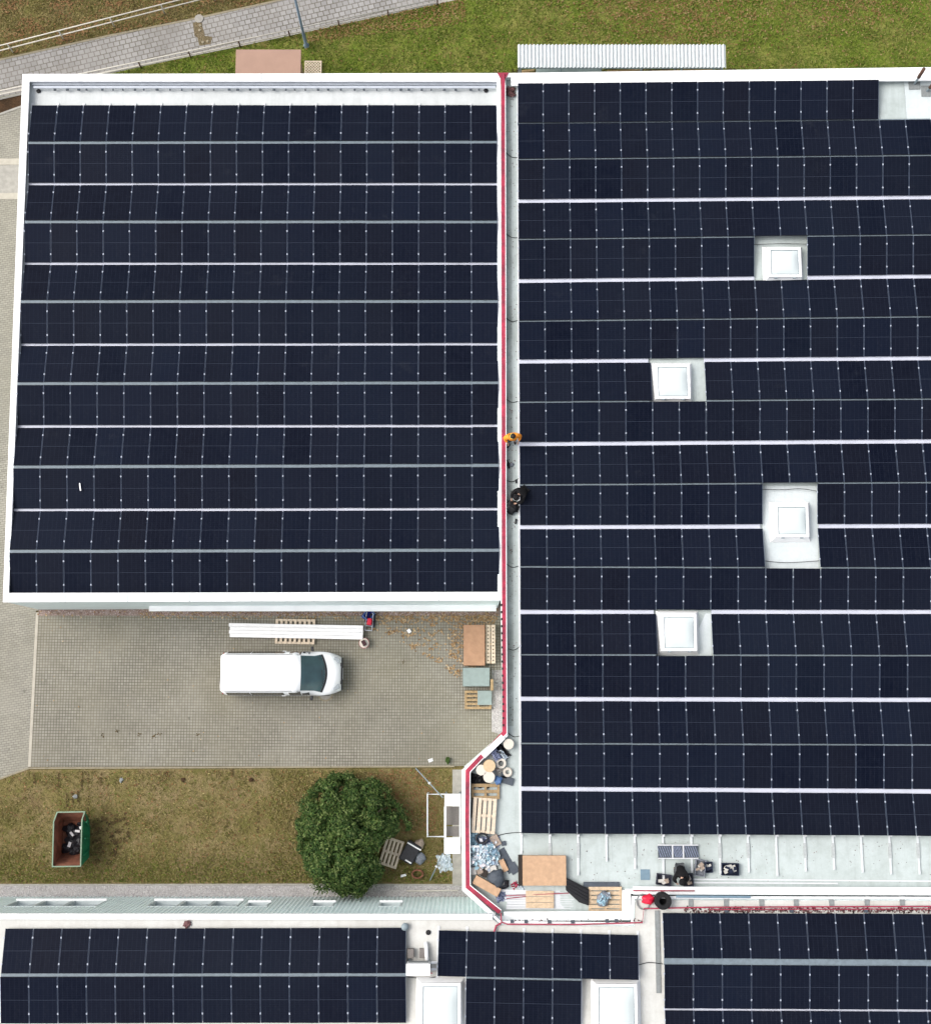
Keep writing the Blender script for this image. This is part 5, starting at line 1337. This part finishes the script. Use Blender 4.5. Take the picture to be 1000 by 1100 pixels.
# black grooved case, dark bar, pallet with bag
pq = [rp_(x, y, .3) for x, y in ((608, 943.5), (632.5, 956), (632.5, 973.5), (622, 970), (608, 957))]
bc = thing('black_case', 'black grooved plastic case leaning between cardboard stack and roof pallet', 'case', (pq[0].x, pq[0].y, pq[0].z))
MB().prism([(p.x, p.y) for p in pq], pq[0].z, pq[0].z + .28).build('case_body', 'black_plastic', bc, True, bevel=.02)
for k in range(4):
    a0 = pq[0].lerp(pq[4], .15 + k * .23); b0 = pq[1].lerp(pq[2], .12 + k * .22)
    MB().tube([a0 + Vector((0, 0, .285)), b0 + Vector((0, 0, .285))], .022, 6).build('groove', 'black_film', bc, True)
c = rp_(646, 950.6, .12); solo(MB().cbox(c + Vector((0, 0, .07)), (1.46, .19, .13), .0), 'dark_bar', 'dark_sheet', 'dark grey bar along the top of the roof pallet', 'bar', bevel=.01)
c = rp_(650.3, 967, .15)
pallet('roof pallet with slots at right, carrying a film wrapped bag', c, 1.34, 1.02, 0, 6, 'x', 'wood', bw=.135)
c = rp_(648, 966, .3)
solo(MB().blob(c + Vector((0, 0, .27)), (.50, .62, .24), -.5, .18, 51), 'bag', 'tool_grey', 'grey blue bag on the roof pallet beside the coping corner', 'bag', smooth=True)
solo(MB().crumple(c + Vector((-.02, -.03, .33)), .34, .40, .18, -.5, 52, 9), 'plastic_sheet', 'film_blue', 'bluish film on the bag on the roof pallet', 'plastic sheet')
solo(MB().crumple(c + Vector((.19, .12, .28)), .20, .26, .16, .2, 53, 7), 'plastic_sheet', 'film_white', 'white film right beside the bag on the roof pallet', 'plastic sheet')
c = rp_(693, 940, .03); solo(MB().cbox(c + Vector((0, 0, .015)), (.38, .42, .02)), 'roof_plate', 'plate_blue', 'small square blue grey plate lying on the white roof', 'plate')
# tray of three striped sections
A, C = rp_(706.5, 907.5, .1), rp_(750, 923, .1)
tr = thing('striped_tray', 'flat grey tray of three striped sections lying on white rails', 'tray', ((A.x + C.x) / 2, (A.y + C.y) / 2, A.z + .06))
w, l = C.x - A.x, A.y - C.y
MB().box(-w / 2, l / 2 - .04, .04, w / 2 + .02, l / 2, .10).build('edge_rail', 'rail_white', tr); MB().box(-w / 2, -l / 2, .04, w / 2 + .02, -l / 2 + .04, .10).build('edge_rail', 'rail_white', tr)
for xa, xb in ((706.5, 721.5), (723, 733), (735, 750)):
    a, b = (xa - 706.5) / 43.5 * w - w / 2, (xb - 706.5) / 43.5 * w - w / 2
    s = MB().box(a, -l / 2 + .045, .05, b, l / 2 - .045, .085).build('section', 'film_grey' if False else 'sheet_dark', tr) if 'sheet_dark' in M else MB().box(a, -l / 2 + .045, .05, b, l / 2 - .045, .085).build('section', 'dark_sheet', tr)
    st = MB(); nn = 6
    for k in range(nn):
        xx = a + (b - a) * (k + .5) / nn; st.cbox((xx, 0, .088), (.02, l * .80, .006), .35)
    st.build('stripe', 'film_grey', s)
for xx in (722.2, 734): MB().cbox(((xx - 706.5) / 43.5 * w - w / 2, 0, .07), (.05, l - .09, .05)).build('divider', 'rail_white', tr)
def crate(x, y, w, l, rot, label, items, mat='crate_dark', h=.22):
    c = rp_(x, y, h); t = thing('tool_crate', label, 'crate', c, rot, 'tool crates by the crouching worker')
    MB().box(-w / 2, -l / 2, 0, w / 2, l / 2, .02).build('bottom', mat, t)
    MB().ribbon([(-w / 2, -l / 2), (w / 2, -l / 2), (w / 2, l / 2), (-w / 2, l / 2)], 0, .03, .021, h, True).build('sides', mat, t)
    rr = random.Random(int(x)); k = 0
    for m, n_ in items:
        for _ in range(n_):
            k += 1; MB().cbox((rr.uniform(-w * .28, w * .28), rr.uniform(-l * .25, l * .25), .06 + .02 * k), (rr.uniform(.09, .2), rr.uniform(.07, .16), .03), rr.uniform(0, 3)).build('tool', m, t)
crate(713.3, 945.6, .60, .44, -.12, 'dark crate of pale items left of the crouching worker', (('items_pale', 5), ('items_tan', 2)))
crate(739.5, 945.8, .40, .50, .06, 'dark crate of grey items right of the crouching worker', (('tool_grey', 4), ('items_tan', 3)))
crate(752.2, 932.8, .42, .66, -.14, 'grey crate of pinkish items, upper left of the two touching crates', (('items_pale', 3), ('items_tan', 4)), 'tool_grey')
crate(761.5, 932.3, .30, .42, .02, 'small navy crate touching the grey crate on its right', (('items_pale', 3), ('cloth_navy', 2)), 'cloth_navy')
crate(784.7, 934.5, .70, .48, -.02, 'navy crate full of white items, farthest right on the roof edge', (('items_pale', 9), ('cloth_navy', 3)), 'cloth_navy')
# hose coil and black roll south of the coping
def bp_(x, y, h=0.0): p = atf(x, y, zB, h); return Vector((p.x, p.y, zB(p.x) + .004))
c = bp_(696.5, 966.5, .15)
solo(MB().blob(c + Vector((0, 0, .13)), (.52, .40, .26), .1, .22, 61), 'hose_bundle', 'red_plastic', 'bright red hose bundle beside the black roll', 'hose', smooth=True)
c = bp_(691, 969, .05)
solo(MB().tube([c + Vector((.27 * math.cos(a * .4), .30 * math.sin(a * .4), .03 + .002 * a)) for a in range(4, 30)], .022, 6), 'hose_coil', 'pad_grey', 'grey hose loop around the red hose bundle', 'hose', smooth=True)
c = bp_(712.3, 968.5, .4)
solo(MB().lathe(c, [(.14, 0), (.31, 0), (.33, .05), (.33, .42), (.30, .47), (.17, .47), (.14, .42), (.14, .02)], 28), 'black_roll', 'rubber', 'thick black roll with a hole next to the red hose', 'roll', smooth=False)
solo(MB().tube([bp_(726, 963.4, .2) + Vector((0, 0, .2)), bp_(806, 963.9, .2) + Vector((0, 0, .2))], .05, 8), 'gutter_pipe', 'plate_blue', 'pale blue grey pipe right of the black roll below the coping', 'pipe')
# ventilation box on the rear roof
A = atf(436.8, 1037.5, zB, .85); C = atf(461.5, 1048.3, zB, .85); c = Vector(((A.x + C.x) / 2, (A.y + C.y) / 2, zB(A.x)))
vb = thing('ventilation_box', 'white ventilation box with short ducts between rear panel blocks', 'ventilation unit', c)
w, l = C.x - A.x, A.y - C.y
MB().box(-w / 2, -l / 2, .12, w / 2, l / 2 + .05, .83).build('housing', 'coping', vb, bevel=.02)
MB().box(-w / 2 - .02, -l / 2 - .02, .83, w / 2 + .02, l / 2 + .06, .87).build('lid', 'white_paint', vb, bevel=.01)
MB().box(-w / 2 + .05, l / 2 + .051, .3, w / 2 - .05, l / 2 + .07, .6).build('grille', 'pad_grey', vb)
for s in (-.38, .38): MB().box(s - .05, -l / 2, 0, s + .05, l / 2 + .1, .118).build('foot', 'galvanised', vb)
for (x, mt) in ((-.32, 'grating'), (.16, 'grating')): MB().box(x - .13, l / 2 + .16, .02, x + .13, l / 2 + .52, .26).build('duct', mt, vb, bevel=.01)
MB().tube([(.33, l / 2 + .1, .3), (.30, l / 2 + .5, .26), (.28, l / 2 + .75, .12)], .075, 10).build('pipe', 'coping', vb, smooth=True)
for y in (-.05, .2): MB().tube([(w / 2 + .03, y, .4), (w / 2 + .26, y, .3)], .05, 8).build('connector', 'rail_white', vb)
MB().tube([(w / 2 - .2, -l / 2 - .03, .2), (w / 2 + .1, -l / 2 - .03, .25)], .02, 6).build('red_hose', 'red_pipe', vb)

# ================================================================== PEOPLE
def skin_mesh(J, E, root, sub=2):
    names = list(J); me = bpy.data.meshes.new('tmp')
    me.from_pydata([J[n_][0] for n_ in names], [(names.index(a), names.index(b)) for a, b in E], [])
    o = bpy.data.objects.new('tmp', me); COL.objects.link(o)
    sk_ = o.modifiers.new('Skin', 'SKIN'); sk_.use_smooth_shade = True; sk_.branch_smoothing = .4
    for i, n_ in enumerate(names):
        d = me.skin_vertices[0].data[i]; r = J[n_][1]; d.radius = r if isinstance(r, tuple) else (r, r); d.use_root = (n_ == root)
    if sub: sm = o.modifiers.new('Sub', 'SUBSURF'); sm.levels = sub; sm.render_levels = sub
    dg = bpy.context.evaluated_depsgraph_get(); dg.update()
    r = bpy.data.meshes.new_from_object(o.evaluated_get(dg))
    bpy.data.objects.remove(o); return r
def from_mesh(me, name, mat, parent, extra=None):
    mb = MB(); mb.add([v.co[:] for v in me.vertices], [tuple(p.vertices) for p in me.polygons])
    if extra: extra(mb)
    return mb.build(name, mat, parent, smooth=True)
def person(label, loc, rot, pose, top, legs, hair, trim=None, bulk=1.0, cap=1.0):
    t = thing('person', label, 'person', loc, rot); P = {k: Vector(v) for k, v in pose.items()}
    S = lambda n_: ('L' + n_, 'R' + n_)
    J = {'pelvis': (P['pelvis'], .13), 'waist': (P['pelvis'].lerp(P['chest'], .5), .115), 'chest': (P['chest'], (.15, .11)), 'neck': (P['neck'], .055), 'chin': (P['neck'].lerp(P['head'], .55), .072), 'head': (P['head'], .092), 'crown': (P['head'] + (P['head'] - P['neck']).normalized() * .075, .07)}
    E = [('pelvis', 'waist'), ('waist', 'chest'), ('chest', 'neck'), ('neck', 'chin'), ('chin', 'head'), ('head', 'crown')]
    for s, q in (('L', -1), ('R', 1)):
        for n_, r in (('sho', .062), ('elb', .042), ('wri', .028), ('hip', .09), ('kne', .058), ('ank', .042), ('toe', .035)):
            J[s + n_] = (P[s + n_], r)
        J[s + 'pal'] = (P[s + 'wri'] + (P[s + 'wri'] - P[s + 'elb']).normalized() * .075, .034)
        E += [('chest', s + 'sho'), (s + 'sho', s + 'elb'), (s + 'elb', s + 'wri'), (s + 'wri', s + 'pal'), ('pelvis', s + 'hip'), (s + 'hip', s + 'kne'), (s + 'kne', s + 'ank'), (s + 'ank', s + 'toe')]
    me = skin_mesh(J, E, 'pelvis')
    up = (P['head'] - P['neck']).normalized(); fw = Vector((0, -1, 0)); fw = (fw - up * fw.dot(up)).normalized(); sd = up.cross(fw)
    def extra(mb):
        for s in 'LR':
            pal = J[s + 'pal'][0]; d = (P[s + 'wri'] - P[s + 'elb']).normalized(); a = d.orthogonal().normalized(); a = Vector((1, 0, 0)) - d * d.x
            a.normalize(); dn = Vector((0, 0, -1)); dn = (dn - d * dn.dot(d)); dn = dn.normalized() if dn.length > .1 else a.cross(d)
            for k in range(4):
                b = pal + a * (-.027 + .018 * k) + d * .02; ln = (.068, .08, .075, .06)[k]
                mb.tube([b, b + d * ln * .5 + dn * .008, b + d * ln * .8 + dn * .03, b + d * ln * .85 + dn * .05], .0095, 6, .007)
            q = 1 if s == 'L' else -1
            b = pal + a * q * .03 - d * .02; mb.tube([b, b + a * q * .025 + d * .02, b + a * q * .028 + d * .05 + dn * .02], .011, 6, .008)
        h = P['head']
        mb.blob(h + fw * .095 - up * .01, (.03, .035, .045), 0, 0); mb.blob(h + fw * .085 - up * .055, (.05, .02, .016), 0, 0)
        for q in (-1, 1): mb.blob(h + sd * q * .09, (.025, .04, .06), 0, 0)
    from_mesh(me, 'body', 'skin', t, extra)
    h = P['head']
    for q in (-1, 1): MB().blob(h + fw * .086 + up * .018 + sd * q * .032, (.02, .02, .016)).build('eye', 'eye_dark', t, smooth=True)
    # hair as a cap hugging the back and top of the head
    MB().blob(h + up * .045 * cap - fw * .02, (.225 * cap, .235 * cap, .19 * cap), 0, .03, 5, 18, 12).build('hair', hair, t, smooth=True)
    g = lambda n_, r: (J[n_][0], r)
    JT = {'pelvis': g('pelvis', .165), 'waist': g('waist', .17 * bulk), 'chest': g('chest', (.20 * bulk, .165 * bulk)), 'neck': (P['chest'].lerp(P['neck'], .95), .115 * bulk)}
    ET = [('pelvis', 'waist'), ('waist', 'chest'), ('chest', 'neck')]
    for s in 'LR':
        JT[s + 'sho'] = g(s + 'sho', .10 * bulk); JT[s + 'elb'] = g(s + 'elb', .078 * bulk); JT[s + 'wri'] = (P[s + 'elb'].lerp(P[s + 'wri'], .92), .05)
        ET += [('chest', s + 'sho'), (s + 'sho', s + 'elb'), (s + 'elb', s + 'wri')]
    jk = from_mesh(skin_mesh(JT, ET, 'pelvis'), 'jacket', top, t)
    if trim:
        n_ = P['neck']; MB().lathe((n_.x, n_.y, n_.z - .05), [(.075, 0), (.125, .0), (.12, .07), (.085, .075)], 18).build('collar', trim, jk, smooth=True)
    JL = {'pelvis': g('pelvis', .145)}; EL = []
    for s in 'LR':
        JL[s + 'hip'] = g(s + 'hip', .105); JL[s + 'kne'] = g(s + 'kne', .078); JL[s + 'ank'] = (P[s + 'kne'].lerp(P[s + 'ank'], .95), .062)
        EL += [('pelvis', s + 'hip'), (s + 'hip', s + 'kne'), (s + 'kne', s + 'ank')]
    from_mesh(skin_mesh(JL, EL, 'pelvis'), 'trousers', legs, t)
    for s in 'LR':
        JB = {'a': (P[s + 'ank'] + Vector((0, 0, .03)), .058), 'b': (P[s + 'ank'] + Vector((0, .03, -.03)), .05), 'c': (P[s + 'toe'] + Vector((0, -.04, .01)), .05)}
        from_mesh(skin_mesh(JB, [('a', 'b'), ('b', 'c')], 'a', 1), 'boot', 'boot', t)
    return t
stand = dict(pelvis=(0, .02, .95), chest=(0, -.01, 1.33), neck=(0, -.03, 1.50), head=(0, -.07, 1.63),
    Lsho=(-.20, 0, 1.42), Rsho=(.20, 0, 1.42), Lelb=(-.32, -.02, 1.18), Relb=(.33, .0, 1.18), Lwri=(-.24, -.20, 1.05), Rwri=(.25, -.19, 1.05),
    Lhip=(-.1, .02, .9), Rhip=(.1, .02, .9), Lkne=(-.12, -.03, .5), Rkne=(.12, .0, .5), Lank=(-.12, .04, .09), Rank=(.13, .07, .09), Ltoe=(-.14, -.12, .05), Rtoe=(.15, -.09, .05))
crouch = dict(pelvis=(0, .16, .40), chest=(0, -.10, .74), neck=(0, -.22, .86), head=(0, -.35, .90),
    Lsho=(-.20, -.13, .79), Rsho=(.20, -.13, .79), Lelb=(-.27, -.34, .55), Relb=(.27, -.34, .55), Lwri=(-.15, -.50, .38), Rwri=(.13, -.52, .36),
    Lhip=(-.11, .15, .39), Rhip=(.11, .15, .39), Lkne=(-.19, -.26, .48), Rkne=(.19, -.24, .46), Lank=(-.15, .05, .09), Rank=(.15, .08, .09), Ltoe=(-.17, -.12, .05), Rtoe=(.17, -.09, .05))
person('person in an orange jacket standing on the grey walkway', rp_(549.3, 475.2), .12, stand, 'hivis_orange', 'cloth_grey', 'hair_dark', 'hivis_yellow', 1.28)
person('person in black crouching over gear on the grey walkway', rp_(560.5, 530.5), -.75, crouch, 'cloth_black', 'cloth_black', 'cloth_black', None, 1.15, 1.25)
person('person in black crouching between open crates on the white roof', rp_(728.6, 934.0), .02, crouch, 'cloth_black', 'cloth_grey', 'cloth_black', None, 1.15, 1.25)
def gear(x, y, d, seed, label, name='tool_bag', mat='black_plastic', cat='tool bag'):
    c = rp_(x, y, .1); rr = random.Random(seed)
    t = thing(name, label, cat, c, rr.uniform(-1, 1))
    MB().blob((0, 0, d[2] / 2), d, 0, .22, seed).build('bag_body', mat, t, smooth=True)
    MB().tube([(-d[0] * .4, 0, d[2] * .6), (-d[0] * .2, .0, d[2] * 1.15), (d[0] * .2, 0, d[2] * 1.15), (d[0] * .4, 0, d[2] * .6)], .018, 6).build('handle', 'rubber', t, smooth=True)
    for k in range(3):
        a = rr.uniform(0, 6.28); MB().tube([(math.cos(a) * d[0] * .4, math.sin(a) * d[1] * .4, .05), (math.cos(a) * d[0] * .9, math.sin(a) * d[1] * .9, .03)], .025, 6).build('strap', 'rubber', t)
gear(548.0, 544.5, (.66, .56, .34), 4, 'black tool bag with straps beside the crouching walkway worker')
gear(554, 546.5, (.22, .36, .2), 8, 'small black tool bag at the panel edge below the walkway worker')
gear(545.6, 478.5, (.14, .24, .12), 3, 'small black drill at the feet of the orange jacketed person', 'drill', cat='drill')
gear(545.2, 497.5, (.16, .26, .12), 5, 'black grinder on the walkway between the two workers', 'grinder', cat='grinder')
c = rp_(549.5, 499, .05); solo(MB().blob(c + Vector((0, 0, .05)), (.2, .16, .1), .4, .25, 71), 'glove', 'tool_grey', 'grey glove beside the black grinder on the walkway', 'glove', smooth=True)
c = rp_(554.3, 517, .05); solo(MB().cbox(c + Vector((0, 0, .05)), (.07, .16, .08), .1), 'battery_pack', 'black_plastic', 'tiny black battery pack at the panel edge above the crouching worker', 'battery')
c = rp_(554, 560, .05); solo(MB().cbox(c + Vector((0, 0, .05)), (.07, .22, .08), -.1), 'torch', 'black_plastic', 'slim black torch at the panel edge below the black bags', 'torch')

# ================================================================== LIGHT, CAMERA
w = bpy.data.worlds.new('World'); sc.world = w; w.use_nodes = True
nt = w.node_tree; bg = nt.nodes['Background']
sky = nt.nodes.new('ShaderNodeTexSky'); sky.sky_type = 'NISHITA'; sky.sun_disc = False
sdir = Vector((-.62, .10, .78)).normalized()
sky.sun_elevation = math.asin(sdir.z); sky.sun_rotation = math.atan2(sdir.x, sdir.y)
sky.air_density = 1.0; sky.dust_density = 6.0; sky.ozone_density = 1.0
hs = nt.nodes.new('ShaderNodeHueSaturation'); hs.inputs['Saturation'].default_value = .38      # cloud cover greys the sky
nt.links.new(sky.outputs[0], hs.inputs['Color']); nt.links.new(hs.outputs[0], bg.inputs['Color']); bg.inputs['Strength'].default_value = .15
sd = bpy.data.lights.new('sun', 'SUN'); sd.energy = .55; sd.angle = R(40); sd.color = (1, .965, .92)
so = bpy.data.objects.new('sun', sd); COL.objects.link(so); so.rotation_euler = (-sdir).to_track_quat('-Z', 'Y').to_euler(); so.location = (0, 0, 90)
cd = bpy.data.cameras.new('camera'); co = bpy.data.objects.new('camera', cd); COL.objects.link(co)
co.location = (0, 0, HC); co.rotation_euler = (TILT, 0, 0); cd.sensor_fit = 'HORIZONTAL'; cd.sensor_width = 36; cd.lens = 36 * F / 1000
cd.clip_start = 1; cd.clip_end = 2000
sc.camera = co
sc.view_settings.view_transform = 'Standard'; sc.view_settings.look = 'None'; sc.view_settings.gamma = 1; sc.view_settings.exposure = 0.68
